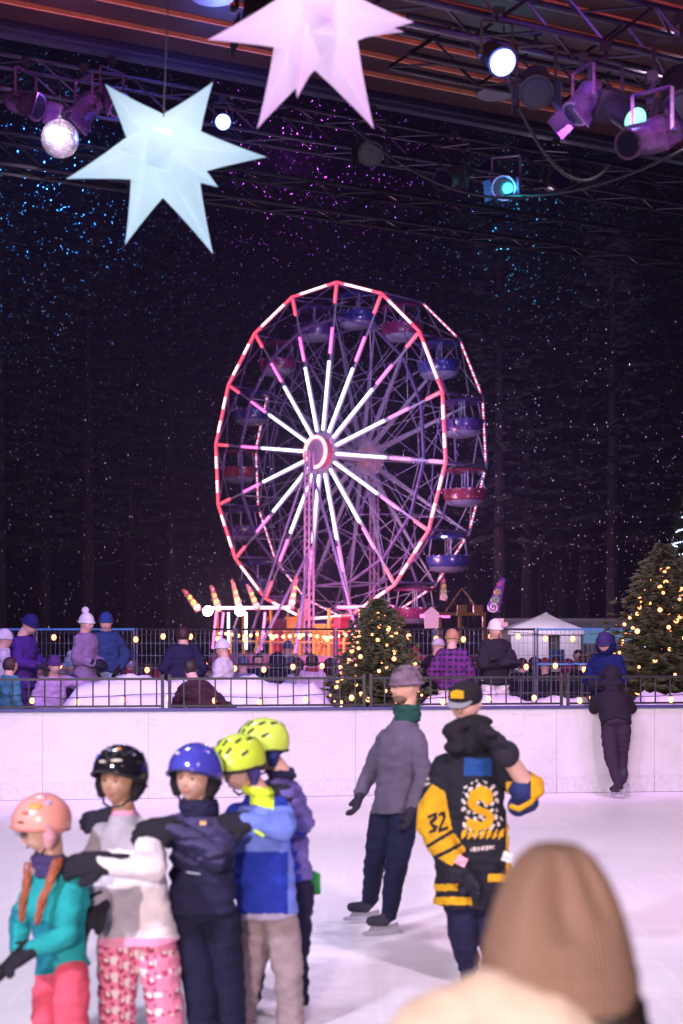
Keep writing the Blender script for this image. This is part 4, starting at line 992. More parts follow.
helmet(r, c, h, M, M_peach, vents=False, band=mat('peach_rim', (.6, .22, .18), .5), liner=cloth('pink_liner', (.62, .32, .38)), tilt=.12, scale=1.06, stickers=[(.8, 165, (.03, .016), mat('orange_sticker', (.85, .35, .05), .4)), (1.25, 128, (.022, .006), M_blackrub), (.85, 200, (.018, .012), mat('lilac_sticker', (.45, .4, .7), .4)), (.95, 140, (.02, .01), mat('red_sticker', (.7, .12, .08), .4)), (.5, 210, (.012, .016), mat('pink_sticker', (.8, .3, .5), .4))])
M_auburn = mat('auburn_hair', (.36, .10, .045), .5, var=.35, vscale=50, bump=.5, bscale=60, aniso=(1, 1, .1))
for pts, rr in (([(60, 858, -.10), (50, 880, -.17), (42, 903, -.19), (36, 925, -.19)], [.018, .026, .022, .009]), ([(30, 862, .02), (26, 885, -.02), (23, 905, -.02), (21, 922, -.02)], [.012, .019, .016, .007])):
    m = MB(); random.seed(3)
    for q in range(12):
        ph = random.uniform(0, 6); ox = random.uniform(-4, 4); n_ = 14; pp = []; r2 = []
        for k in range(n_ + 1):
            t = k / n_ * 3; i = min(2, int(t)); u = t - i; x = pts[i][0] * (1 - u) + pts[i + 1][0] * u; y = pts[i][1] * (1 - u) + pts[i + 1][1] * u; dd = pts[i][2] * (1 - u) + pts[i + 1][2] * u
            pp.append(P(x + ox * (1 - .5 * k / n_) + 1.6 * math.sin(ph + k * .8), y, 6.5 + dd + .008 * math.cos(ph + k * .7))); r2.append((rr[i] * (1 - u) + rr[i + 1] * u) * .32)
        m.path(pp, r2, 6)
    m.build('hair_braid', M_auburn, r, smooth=True)
MB().prism([(-.055, -.02), (.055, -.02), (.06, .012), (.05, .025), (-.05, .025), (-.06, .012)], c + M @ V(0, .86 * h, .20 * h), M @ V(1, 0, 0), M @ V(0, 0, 1), .03).build('goggles', mat('brown_goggle_lens', (.14, .07, .09), .12, coat=.6), r)
m = MB(); m.chain([P(26, 944, 6.26), P(12, 962, 6.3), P(-6, 979, 6.36), P(-24, 992, 6.4)], [.020, .026, .030, .03])
tag(remesh(m, 'scarf', M_kblack, None, .008, 2, wrinkle=.004), 'twisted black scarf pulled taut by the child in teal', 'scarf')

# child in grey and white sweater and pink trousers
J = JT(6.75, head=(120, 779), neck=(124, 812), shL=(98, 832, .03), shR=(156, 828, -.05), elL=(94, 872, .0), wrL=(100, 905, -.15), elR=(152, 868, -.30), wrR=(106, 863, -.36), pel=(137, 928), hipL=(118, 948, .02), hipR=(157, 948, -.0), knL=(117, 1002, -.02), knR=(165, 1004, -.02), anL=(119, 1058), anR=(168, 1058))
J['ftL'] = J['ftR'] = V(-.6, -.8, 0).normalized()
M_wh = cloth('white_sweater', (.86, .80, .86)); M_gr = cloth('heather_gray_panel', (.42, .39, .47)); M_pinkh = cloth('pink_hem', (.85, .35, .55))
def swp(co, no):
    px = co[:, 0] / co[:, 1] * F + CX; py = HY - (co[:, 2] - EYE) / co[:, 1] * F; o = np.zeros(len(co))
    nz = np.array([noise.noise(Vector(q) * 14) for q in co]) * 5; o[(px + .15 * (py - 900) + nz < 141) & (py + nz > 888) & (py < 938) & (no[:, 1] < .3)] = 1; o[(px + .2 * (py - 830) + nz < 139) & (py > 812) & (py + nz < 850) & (co[:, 1] > 6.56)] = 1; o[py > 938] = 2; return o
M_pp = mat('pink_trouser_cloth', (.80, .26, .42), .85, bump=.3, bscale=26); M_pd = cloth('dark_rose_dot', (.42, .06, .15)); M_pw = cloth('white_dot', (.85, .78, .80))
def dots(co, no):
    o = np.zeros(len(co)); u = co[:, 0] * 15 + co[:, 1] * 9; v = co[:, 2] * 13
    for k, (fu, fv, tt) in enumerate(((0, 0, .30), (.5, .5, .30), (.22, .62, .14), (.72, .12, .14))):
        d_ = np.hypot((u + fu) % 1 - .5, ((v + fv + np.floor(u + fu) * .37) % 1 - .5)); o[d_ < tt * .92] = 1 if k != 1 else 2
    d2 = np.hypot((u) % 1 - .5, ((v + np.floor(u) * .37) % 1 - .62)); o[d2 < .13] = 2
    o[(co[:, 0] / co[:, 1] * F + CX) > 156] *= ((np.sin(co[(co[:, 0] / co[:, 1] * F + CX) > 156][:, 2] * 70)) > .45); return o
r, c, h, M = person('child in white and gray sweater, dotted pink trousers and glossy black helmet', J, .119, (-.36, -.92, -.02), -.04, .0075, GK, skin=M_skin2, jacket=[M_wh, M_gr, M_pinkh], jpaint=swp, dep=.115, hem=.06, hemw=.20, waistw=.165, sleeve=(.068, .068, .050),
    pants=[M_pp, M_pd, M_pw], ppaint=dots, legr=(.10, .088, .08), boots=cloth('gray_boot', (.12, .12, .14)), gloves=M_glove, gl={'R': (V(-1, -.05, -.05), V(-.2, .75, -.65), .45, 1, .085), 'L': (V(-.5, -.5, -.6), V(0, 0, -1), .4, 1, .03)}, gscale=1.2, collar=(M_pinkh, .050, .03), smile=.6, jname='sweater')
M_gb = mat('gloss_black_helmet', (.012, .012, .02), .12, coat=1)
helmet(r, c, h, M, M_gb, vents=True, tilt=.05, stickers=[(1.02, 112, (.030, .007), mat('cream_sticker', (.75, .7, .6), .4)), (1.1, 78, (.022, .007), mat('cream_sticker', (.75, .7, .6), .4)), (.95, 40, (.024, .012), mat('blue_sticker', (.05, .1, .7), .4)), (.6, 70, (.016, .01), mat('lilac_sticker', (.45, .4, .7), .4)), (1.25, 15, (.02, .014), mat('blue_sticker', (.05, .1, .7), .4)), (.5, 110, (.012, .01), mat('orange_sticker', (.85, .35, .05), .4))])

# child with violet-blue helmet and navy jacket
J = JT(6.85, head=(195, 777), neck=(199, 806), shL=(170, 822, -.02), shR=(234, 826, .02), elL=(146, 838, .06), wrL=(122, 820, .03), elR=(216, 858, -.26), wrR=(174, 828, -.24), pel=(203, 905), hipL=(190, 918, .0), hipR=(222, 918), knL=(200, 985, -.05), knR=(228, 985, .0), anL=(205, 1048, -.05), anR=(232, 1050, .02))
J['ftL'] = J['ftR'] = V(-.75, -.65, 0).normalized()
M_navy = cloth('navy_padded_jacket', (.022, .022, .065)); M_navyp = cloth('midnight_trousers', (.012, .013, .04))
r, c, h, M = person('smiling child in navy jacket and trousers with violet blue helmet, mid chain', J, .120, (-.34, -.92, .0), -.02, .0075, GK, jacket=[M_navy, cloth('violet_upper_jacket', (.07, .06, .16))], jpaint=lambda co, no: ((HY - (co[:, 2] - EYE) / co[:, 1] * F) < 868) & (no[:, 2] > .1), dep=.12, hem=.02, hemw=.165, waistw=.155, sleeve=(.066, .060, .048),  # upward-facing cloth on the upper jacket gets the violet tone
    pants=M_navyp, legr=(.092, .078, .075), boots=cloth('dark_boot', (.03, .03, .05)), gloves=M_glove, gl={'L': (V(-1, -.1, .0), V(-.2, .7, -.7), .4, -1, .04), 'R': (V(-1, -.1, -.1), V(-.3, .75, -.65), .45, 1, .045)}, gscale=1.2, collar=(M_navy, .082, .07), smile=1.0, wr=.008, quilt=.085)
M_vb = mat('violet_blue_helmet', (.07, .07, .50), .18, coat=.9)
helmet(r, c, h, M, M_vb, vents=False, tilt=.02, band=mat('dark_violet_trim', (.03, .03, .14), .4), stickers=[(.85, 60, (.02, .008), mat('pale_sticker', (.7, .7, .85), .4)), (1.15, 20, (.014, .009), mat('pale_sticker', (.7, .7, .85), .4))])
MB().path([c + M @ V(x * h, (.66 - abs(x) * .35) * h, (.36 - .10 * abs(x)) * h) for x in (-.5, -.3, -.1, .1, .3, .5)], .10 * h, 8).build('hair_fringe', M_brow, r, smooth=True)
MB().path([P(186, 872, 6.70), P(200, 874, 6.68)], .004, 5).build('pocket_zip', mat('pale_zip', (.35, .35, .42), .4), r)
MB().box(P(203, 823, 6.60), (.03, .008, .018)).build('badge', mat('ochre_badge', (.7, .45, .2), .5), r)

# child with lime helmet, blue jacket, tan trousers
J = JT(7.1, head=(239, 766), neck=(257, 790), shL=(232, 814, .05), shR=(286, 806, .0), elL=(214, 846, .12), wrL=(205, 838, .0), elR=(274, 838, -.26), wrR=(240, 836, -.30), pel=(266, 905), hipL=(256, 922, .04), hipR=(280, 922, -.02), knL=(248, 978, .04), knR=(288, 972, -.06), anL=(238, 1040, .1), anR=(291, 1032, -.02))
J['ftL'] = J['ftR'] = V(-.75, -.65, 0).normalized()
J['wrR'] = P(246, 822, 6.8); J['elR'] = P(284, 828, 6.86)
M_blu = cloth('royal_blue_jacket', (.02, .045, .40)); M_lbl = cloth('pale_blue_sleeve', (.16, .24, .70)); M_lime = cloth('lime_collar', (.62, .85, .05)); M_hemw = cloth('pale_hem', (.45, .42, .6))
def bj(co, no):
    px = co[:, 0] / co[:, 1] * F + CX; py = HY - (co[:, 2] - EYE) / co[:, 1] * F; o = np.zeros(len(co))
    o[(py < 852) & (py > 806) & (co[:, 1] < 7.08)] = 1; o[(px > 288)] = 1; o[(py < 804 + .25 * (px - 250)) & (px < 274) & (px > 250)] = 2; o[py > 914] = 3; return o
M_tan = cloth('tan_gray_trousers', (.30, .24, .26))
r, c, h, M = person('child with lime vented helmet, blue jacket and tan trousers looking down', J, .117, (-.62, -.62, -.48), .05, .0075, GK, jacket=[M_blu, M_lbl, M_lime, M_hemw], jpaint=bj, dep=.12, hem=.05, hemw=.158, waistw=.15, sleeve=(.070, .060, .045),
    pants=M_tan, legr=(.092, .072, .066), boots=cloth('dark_boot', (.03, .03, .05)), gloves=M_glove, gl={'R': (V(-1, -.1, -.15), V(-.2, .75, -.65), .45, 1, .035), 'L': (V(-1, .2, -.1), V(-.2, 0, -1), .3, -1, .03)}, gscale=1.2, collar=(M_lime, .066, .040), wr=.007)
M_limeh = mat('lime_helmet_shell', (.62, .84, .06), .35, coat=.25, var=.05)
helmet(r, c, h, M, M_limeh, vents=True, tilt=.05, liner=cloth('violet_liner', (.06, .05, .2)))
MB().path([P(240, 818, 6.90), P(252, 829, 6.78), P(264, 836, 6.76)], .008, 6).build('cord', M_lime, r)

# rearmost child, lime helmet, violet puffer
J = JT(7.45, head=(263, 748), neck=(280, 772), shL=(262, 790, .15), shR=(293, 788, -.07), elL=(258, 822, .25), wrL=(262, 810, .0), elR=(302, 822, -.12), wrR=(286, 795, -.28), pel=(290, 880), hipL=(276, 892, .07), hipR=(298, 892, -.04), knL=(257, 950, .0), knR=(296, 950, .0), anL=(249, 996, .0), anR=(297, 1002, .1))
J['ftL'] = J['ftR'] = V(-.8, -.55, 0).normalized()
r, c, h, M = person('rearmost child of the chain in violet puffer jacket with lime green helmet', J, .116, (-.80, -.45, -.30), .0, .0085, GK, jacket=[cloth('violet_blue_puffer', (.13, .11, .36)), M_blu], jpaint=lambda co, no: ((HY - (co[:, 2] - EYE) / co[:, 1] * F) > 832) & (no[:, 0] < .4), dep=.105, hem=.0, hemw=.115, waistw=.12, sleeve=(.066, .062, .048),
    pants=M_navyp, legr=(.082, .068, .06), boots=cloth('lilac_gray_boot', (.25, .20, .32)), gloves=M_glove, gl={'R': (V(-.85, -.3, .0), V(-.4, .75, -.6), .45, 1, .05)}, gscale=1.2, collar=(M_navy, .066, .05), wr=.009, quilt=.06)
helmet(r, c, h, M, mat('yellow_lime_helmet_shell', (.58, .80, .10), .3, coat=.4, var=.05), vents=True, tilt=.0, liner=cloth('navy_liner', (.02, .03, .12)))
sf = 7.55 / F
MB().prism([(0, 0), (.034, -.16), (.088, -.185), (.09, -.285), (-.02, -.30), (-.03, -.1)], P(304, 840, 7.62), (1, 0, 0), (0, 0, 1), .05).build('jacket_tail', mat('green_cloth', (.02, .28, .05), .7, bump=.3), r)


# adult in long gray coat gliding along
J = JT(9.25, head=(406, 686), neck=(407, 712), shL=(382, 736, .10), shR=(420, 734, -.10), elL=(370, 772, .22), wrL=(360, 794, .20), elR=(424, 775, -.18), wrR=(412, 808, -.22), pel=(398, 790), hipL=(386, 812, .07), hipR=(404, 812, -.05), knL=(375, 858, .05), knR=(396, 868, -.1), anL=(370, 900, .28), anR=(389, 913, -.08))
J['ftL'] = V(-1, -.1, 0).normalized(); J['ftR'] = V(-.95, -.3, 0).normalized()
M_gcoat = cloth('plum_gray_coat', (.085, .072, .115)); M_denim = cloth('dark_denim', (.008, .010, .035), rough=.8)
r, c, h, M = person('adult in long plum gray coat and dark jeans gliding past with one arm back', J, .115, (-.93, -.30, -.06), 0, .010, None, skin=M_skin2, child=False, jacket=M_gcoat, dep=.125, hem=.16, hemw=.165, waistw=.15, sleeve=(.068, .056, .042), pants=M_denim, legr=(.10, .072, .054),
    boots=cloth('black_skate_boot', (.04, .035, .055)), boot_kind='skate', gloves=M_glove, gl={'L': (V(-.3, 0, -1), V(-1, 0, 0), .6, 1, .03), 'R': (V(-.3, 0, -1), V(-1, 0, 0), .6, 1, .03)}, gscale=1, collar=(cloth('green_scarf', (.01, .05, .045)), .082, .10), smile=0)
beanie(r, c, h, M, mat('mottled_plum_beanie', (.10, .065, .10), .9, var=.7, vscale=24), up=1.05)
m = MB(); m.ball(c + M @ V(0, .38 * h, -.66 * h), (.54 * h, .42 * h, .36 * h), 18, 12, M); remesh(m, 'beard', cloth('brown_beard', (.14, .08, .06)), r, .008, 1, wrinkle=.004, wfreq=30)

# adult in black and yellow hockey jersey
J = JT(7.95, head=(466, 703), neck=(467, 732), shL=(438, 764, .0), shR=(502, 760, .02), elL=(430, 822, -.05), wrL=(458, 872, -.16), elR=(529, 788, -.08), wrR=(506, 754, -.22), pel=(473, 872), hipL=(462, 888, .0), hipR=(487, 888), knL=(462, 930, -.05), knR=(489, 935, .0), anL=(468, 964, .0), anR=(500, 968, .05))
J['ftL'] = J['ftR'] = V(-.2, -1, 0).normalized()
M_jb = cloth('black_jersey', (.014, .014, .022)); M_jy = cloth('golden_jersey', (.58, .32, .012)); M_jn = cloth('navy_jersey', (.02, .03, .12)); M_jw = cloth('cream_jersey_print', (.55, .50, .45)); M_jbl = cloth('blue_jersey_yoke', (.015, .06, .22))
def inpoly(px, py, poly):
    ins = np.zeros(len(px), bool); n = len(poly)
    for i in range(n):
        (x1, y1), (x2, y2) = poly[i], poly[(i + 1) % n]
        cnd = ((y1 > py) != (y2 > py)) & (px < (x2 - x1) * (py - y1) / ((y2 - y1) + 1e-9) + x1); ins ^= cnd
    return ins
def jer(co, no):
    px = co[:, 0] / co[:, 1] * F + CX; py = HY - (co[:, 2] - EYE) / co[:, 1] * F; o = np.zeros(len(co)); fr = no[:, 1] < .35
    o[inpoly(px, py, [(418, 804), (432, 784), (445, 792), (448, 808), (452, 830), (466, 850), (452, 866), (424, 850), (415, 840)])] = 1
    for (x0, y0, x1, y1) in ((428, 846, 458, 828), (434, 858, 462, 844)):                    # sleeve stripes
        t = (px - x0) / (x1 - x0); yy = y0 + (y1 - y0) * t; o[(abs(py - yy) < 2.2) & (px < 462)] = 0
    # sleeve number
    for poly in ([(427, 816), (436, 812), (438, 818), (433, 824), (438, 826), (436, 832), (429, 834), (429, 831), (433, 829), (430, 825), (429, 822), (433, 817), (428, 819)], [(438, 813), (445, 811), (446, 818), (441, 828), (448, 826), (448, 830), (438, 833), (438, 829), (443, 818), (442, 815), (439, 817)]): o[inpoly(px, py, poly) & fr] = 0
    o[inpoly(px, py, [(420, 765), (429, 757), (427, 770), (430, 784), (422, 788)]) & ((py * .35).astype(int) % 2 == 0)] = 3
    # chest emblem: swirl, wings and lettering band
    S = [(470, 792), (482, 785), (492, 791), (493, 802), (486, 806), (482, 800), (476, 801), (478, 806), (490, 810), (495, 818), (490, 828), (476, 831), (466, 826), (467, 818), (474, 820), (482, 822), (486, 817), (474, 812), (467, 804)]
    out = [(464, 787), (478, 779), (494, 784), (500, 797), (497, 809), (503, 820), (494, 834), (474, 837), (462, 830), (463, 818), (461, 805)]
    fr2 = fr & (abs(px - 482) < 40)
    o[inpoly(px, py, out) & fr2 & (np.sin(px * .9 + 2.1 * np.sin(py * .31)) + np.sin(py * .8 + 1.7 * np.sin(px * .37)) > .35)] = 3
    o[inpoly(px, py, S) & fr2] = 1
    for a_ in range(7): o[inpoly(px, py, [(462 + a_ * 6.2, 832 + (a_ % 2) * 1.5), (467 + a_ * 6.2, 828), (466 + a_ * 6.2, 836), (461 + a_ * 6.2, 840)]) & fr2] = 1
    o[inpoly(px, py, [(470, 848), (494, 845), (494, 849), (470, 852)]) & ((px.astype(int) % 4) > 0)] = 3
    o[(py > 897) & (py < 905) & (px < 472)] = 1; o[(py > 884) & (py < 891) & (px < 458)] = 1; o[(py > 874) & (py < 882) & (px > 488) & (co[:, 1] < 8.05)] = 1
    o[(py < 776) & (px > 464) & (px < 492) & (py > 758) & fr] = 4
    o[(px > 513) & (py > 800) & (((px - 513) * .25 + 803) < py)] = 1; o[(px > 506) & (px < 515) & (py > 782)] = 1; o[(px > 531)] = 1
    return o
r, c, h, M = person('adult in black and golden hockey jersey and cap raising one hand to the face', J, .118, (-.42, -.90, -.22), .02, .0062, None, child=False, jacket=[M_jb, M_jy, M_jn, M_jw, M_jbl], jpaint=jer, dep=.135, hem=.18, hemw=.225, waistw=.20, sleeve=(.080, .084, .072), pants=M_navyp, legr=(.105, .080, .060),
    boots=cloth('black_skate_boot', (.04, .035, .055)), boot_kind='skate', gloves=M_glove, gl={'L': (V(.7, -.3, -.6), V(-.4, -.6, -.4), .45, 1, .0), 'R': (V(-.5, -.1, .8), V(-.6, -.5, -.4), .55, 1, .0)}, gscale=1.05, smile=0, jname='jersey', wr=.008, short='R')
m = MB(); m.chain([P(521, 790, 7.84), P(529, 802, 7.88), P(518, 806, 7.9)], [.07, .055, .06]); remesh(m, 'sleeve_cuff', M_jn, r, .008, 3, wrinkle=.005)
m = MB(); m.path([P(510, 806, 7.82), P(519, 809, 7.80), P(530, 803, 7.80), (P(537, 794, 7.84)), P(536, 783, 7.88)], .016, 8).build('cuff_stripe', M_jy, r, smooth=True)
m = MB()
for k in range(26):
    t = k / 25; a = t * 9; m.ball(P(468 + math.cos(a) * 15, 722 + t * 28 - 5 * math.sin(a), 7.93 - .10 * abs(math.sin(a * .5))), (.062, .06, .034), 10, 8)
m.chain([P(500, 747, 7.74), P(506, 756, 7.73)], [.040, .042])
m.ball(P(468, 744, 7.92), (.115, .11, .075), 18, 12); m.ball(P(480, 734, 7.86), (.085, .08, .06), 18, 12); m.chain([P(484, 732, 7.80), P(494, 742, 7.78)], [.05, .05])
remesh(m, 'neck_scarf', M_kblack, r, .009, 3, wrinkle=.008)
cap = MB(); cap.ball(c + M @ V(0, -.04 * h, .36 * h), (.82 * h, .98 * h, .70 * h), 24, 14, M)
o = cap.build('cap', M_kblack, r, smooth=True)
MB().prism([(-.60, .0), (-.52, .42), (-.25, .62), (.25, .62), (.52, .42), (.60, .0)], c + M @ V(0, .72 * h, .28 * h), (M @ V(1, 0, 0)) * h, (M @ V(0, 1, -.22)) * h, .006).build('cap_peak', mat('pale_cap_peak', (.30, .30, .36), .35), o)
MB().prism([(-.30, -.16), (.34, -.16), (.36, .10), (.12, .20), (-.26, .16)], c + M @ V(0, .93 * h, .66 * h), (M @ V(1, 0, 0)) * h, (M @ V(0, -.45, 1)) * h, .012).build('cap_patch', M_jy, o)
MB().prism([(-.030, -.026), (.032, -.022), (.030, .028), (-.028, .026)], P(461, 861, 7.70), V(.85, 0, -.5), V(.5, 0, .85), .012).build('sleeve_patch', mat('pink_white_patch', (.75, .32, .40), .5, var=.5, vscale=60), r)
MB().prism([(-.030, -.026), (.032, -.022), (.030, .028), (-.028, .026)], P(507, 857, 7.74), V(.85, 0, -.3), V(.3, 0, 1), .012).build('hip_patch', mat('white_green_patch', (.6, .7, .66), .5, var=.4, vscale=60), r)

# hooded person leaning over the boards
YB = 16.15
J = JT(YB, head=(611, 676, .50), neck=(611, 684, .36), shL=(597, 697, .22), shR=(626, 697, .22), elL=(594, 708, .42), wrL=(602, 704, .62), elR=(631, 708, .42), wrR=(624, 704, .62), pel=(616, 722), hipL=(609, 730, .02), hipR=(623, 730, .02), knL=(611, 757, -.04), knR=(621, 757, .10), anL=(619, 785, -.12), anR=(623, 778, -.14))
J['ftL'] = V(-.45, .85, -.1).normalized(); J['ftR'] = V(-.6, .6, -.5).normalized()
r, c, h, M = person('person in black hoodie leaning over the boards with crossed skates, back turned', J, .110, (-.25, .9, -.25), 0, .011, None, jacket=cloth('black_hoodie', (.016, .012, .022)), dep=.13, hem=.03, hemw=.17, waistw=.18, sleeve=(.082, .07, .055), pants=cloth('plum_black_trousers', (.035, .018, .045)), legr=(.095, .078, .055),
    boots=cloth('black_skate_boot', (.04, .035, .055)), boot_kind='skate', gloves=M_glove, gl={'L': (V(.3, 1, 0), V(0, 0, -1), .3, 1, .03), 'R': (V(-.3, 1, 0), V(0, 0, -1), .3, -1, .03)}, gscale=1, face=False)
m = MB(); m.ball(c + V(0, -.02, .01), (.12, .13, .125), 18, 12); m.ball(P(611, 684, YB + .32), (.15, .10, .07), 18, 10); remesh(m, 'hood', cloth('black_hoodie', (.016, .012, .022)), r, .012, 3, wrinkle=.008)

# spectator in the brown beanie, close to the camera
YF_ = 2.62
J = JT(YF_, head=(560, 985), neck=(560, 1068), shL=(462, 1135, .0), shR=(668, 1135, -.02), elL=(440, 1300), wrL=(470, 1420, .2), elR=(690, 1300), wrR=(660, 1420, .2), pel=(562, 1420), hipL=(520, 1450), hipR=(610, 1450), knL=(520, 1600), knR=(610, 1600), anL=(520, 1695), anR=(610, 1695))
J['anL'].z = J['anR'].z = .10; J['knL'].z = J['knR'].z = .46; J['hipL'].z = J['hipR'].z = .80; J['pel'].z = .86; J['elL'].z = J['elR'].z = .98; J['wrL'].z = J['wrR'].z = .84
J['ftL'] = J['ftR'] = V(0, 1, 0)
M_cream = mat('cream_fleece', (.92, .76, .66), .95, var=.08, vscale=9, bump=.9, bscale=160, sheen=.5)
r, c, h, M = person('spectator in ribbed brown beanie and cream fleece coat seen from behind', J, .118, (.12, 1, -.05), .0, .012, None, child=False, jacket=M_cream, dep=.15, hem=.15, hemw=.22, waistw=.2, sleeve=(.085, .075, .06), pants=M_navyp, legr=(.10, .08, .07), boots=cloth('dark_boot', (.03, .03, .05)), gloves=M_glove, gl={'L': (V(0, 0, -1), V(1, 0, 0), .4, 1, .03), 'R': (V(0, 0, -1), V(-1, 0, 0), .4, -1, .03)}, gscale=1, face=False, collar=(M_cream, .085, .05))
# hood and shoulder mass of the fleece coat
m = MB(); m.chain([P(432, 1042, 2.50), P(490, 1004, 2.50), P(548, 1028, 2.46), P(612, 1082, 2.48)], [.080, .062, .062, .065], 20); m.chain([P(420, 1095, 2.52), P(560, 1110, 2.48), P(690, 1130, 2.52)], [.11, .12, .10], 20)
remesh(m, 'coat_hood', M_cream, r, .008, 4, wrinkle=.006, wfreq=14)
m = MB(); m.chain([P(585, 985, 2.62), P(606, 1020, 2.58), P(630, 1060, 2.56), P(645, 1110, 2.58)], [.085, .078, .062, .045], 20); m.ball(c + V(0, 0, -.01), (.098, .115, .13), 20, 14)
remesh(m, 'hair', mat('dark_brown_hair', (.022, .014, .016), .5, bump=.6, bscale=90, aniso=(1, 1, .1)), r, .007, 2, wrinkle=.005, wfreq=25)
# knitted beanie: ribbed, slouched to a soft peak
def beanie_mat():
    m = bpy.data.materials.new('ribbed_brown_knit'); m.use_nodes = True; nt = m.node_tree; b = nt.nodes['Principled BSDF']; N = nt.nodes.new; L = nt.links.new
    b.inputs['Roughness'].default_value = .95; b.inputs['Sheen Weight'].default_value = .08; b.inputs['Sheen Roughness'].default_value = .4
    uv = N('ShaderNodeUVMap'); sp = N('ShaderNodeSeparateXYZ'); L(uv.outputs[0], sp.inputs[0])
    def mth(op, a, c_): k = N('ShaderNodeMath'); k.operation = op; (L(a, k.inputs[0]) if not isinstance(a, (int, float)) else setattr(k.inputs[0], 'default_value', a)); (L(c_, k.inputs[1]) if not isinstance(c_, (int, float)) else setattr(k.inputs[1], 'default_value', c_)); return k.outputs[0]
    def sn(a): k = N('ShaderNodeMath'); k.operation = 'SINE'; L(a, k.inputs[0]); return k.outputs[0]
    rib = sn(mth('MULTIPLY', sp.outputs[0], 2 * math.pi * 84)); st = sn(mth('MULTIPLY', sp.outputs[1], 2 * math.pi * 60))
    hgt = mth('ADD', rib, mth('MULTIPLY', st, .35)); bp = N('ShaderNodeBump'); bp.inputs['Strength'].default_value = .9; bp.inputs['Distance'].default_value = .004
    L(hgt, bp.inputs['Height']); L(bp.outputs[0], b.inputs['Normal'])
    r1 = N('ShaderNodeMapRange'); r1.inputs[1].default_value = -1; r1.inputs[2].default_value = 1; L(rib, r1.inputs[0])
    nz = N('ShaderNodeTexNoise'); nz.inputs['Scale'].default_value = 30; r2 = N('ShaderNodeMapRange'); r2.inputs[3].default_value = .8; r2.inputs[4].default_value = 1.15; L(nz.outputs[0], r2.inputs[0])
    mx = N('ShaderNodeMix'); mx.data_type = 'RGBA'; mx.inputs[6].default_value = (.36, .215, .175, 1); mx.inputs[7].default_value = (.62, .41, .33, 1); L(r1.outputs[0], mx.inputs[0])
    vm = N('ShaderNodeVectorMath'); vm.operation = 'SCALE'; L(mx.outputs[2], vm.inputs[0]); L(r2.outputs[0], vm.inputs['Scale']); L(vm.outputs[0], b.inputs['Base Color'])
    return m
M_knit = beanie_mat()
def beanie_near():
    n, m_ = 120, 60; cc = P(557, 945, 2.60); s = 2.60 / F; vs = []; uvs = []
    rowsR = [(0, 845, 4), (.05, 848, 22), (.14, 859, 36), (.26, 879, 49), (.40, 902, 59), (.55, 928, 67), (.70, 950, 72.5), (.775, 960, 73.5), (.785, 962, 71.5), (.80, 964, 76.5), (.92, 980, 77), (1.0, 996, 73)]
    xs_ = [q[0] for q in rowsR]
    for i in range(m_ + 1):
        v = i / m_; py = np.interp(v, xs_, [q[1] for q in rowsR]); R0 = np.interp(v, xs_, [q[2] for q in rowsR]) * s
        cx = 557 + (v - .5) * 2
        for k in range(n):
            t = 2 * math.pi * k / n; x, y = math.cos(t), math.sin(t)
            w_ = 1 + .020 * math.sin(3 * t + 4 * v) * (1 - v)
            dent = 0
            if v < .7:                                  # a fold pinched down the back of the crown
                dent = .048 * math.exp(-((t - 4.55 - .5 * (v - .3)) / .28) ** 2) * math.sin(math.pi * min(1, v / .6)) + .026 * math.exp(-((t - 5.4) / .2) ** 2) * math.sin(math.pi * min(1, v / .5))
            rr = R0 * w_ - dent
            p = P(cx, py + 3 * x * v, 2.60); vs.append(p + V(x * rr, y * rr * 1.08, 0)); uvs.append((k / n, v))
    fs = [(i * n + k, i * n + (k + 1) % n, (i + 1) * n + (k + 1) % n, (i + 1) * n + k) for i in range(m_) for k in range(n)] + [tuple(range(n))]
    o = MB().add(vs, fs).build('beanie', M_knit, r, smooth=True, fix=False); me = o.data; uvl = me.uv_layers.new(name='UVMap')
    for p in me.polygons:
        ks = [uvs[me.loops[li].vertex_index] for li in p.loop_indices]; wrap = len(ks) == 4 and max(q[0] for q in ks) - min(q[0] for q in ks) > .5
        for li, q in zip(p.loop_indices, ks): uvl.data[li].uv = (q[0] + (1 if wrap and q[0] < .5 else 0), q[1])
    sd = o.modifiers.new('thick', 'SOLIDIFY'); sd.thickness = .006
beanie_near()
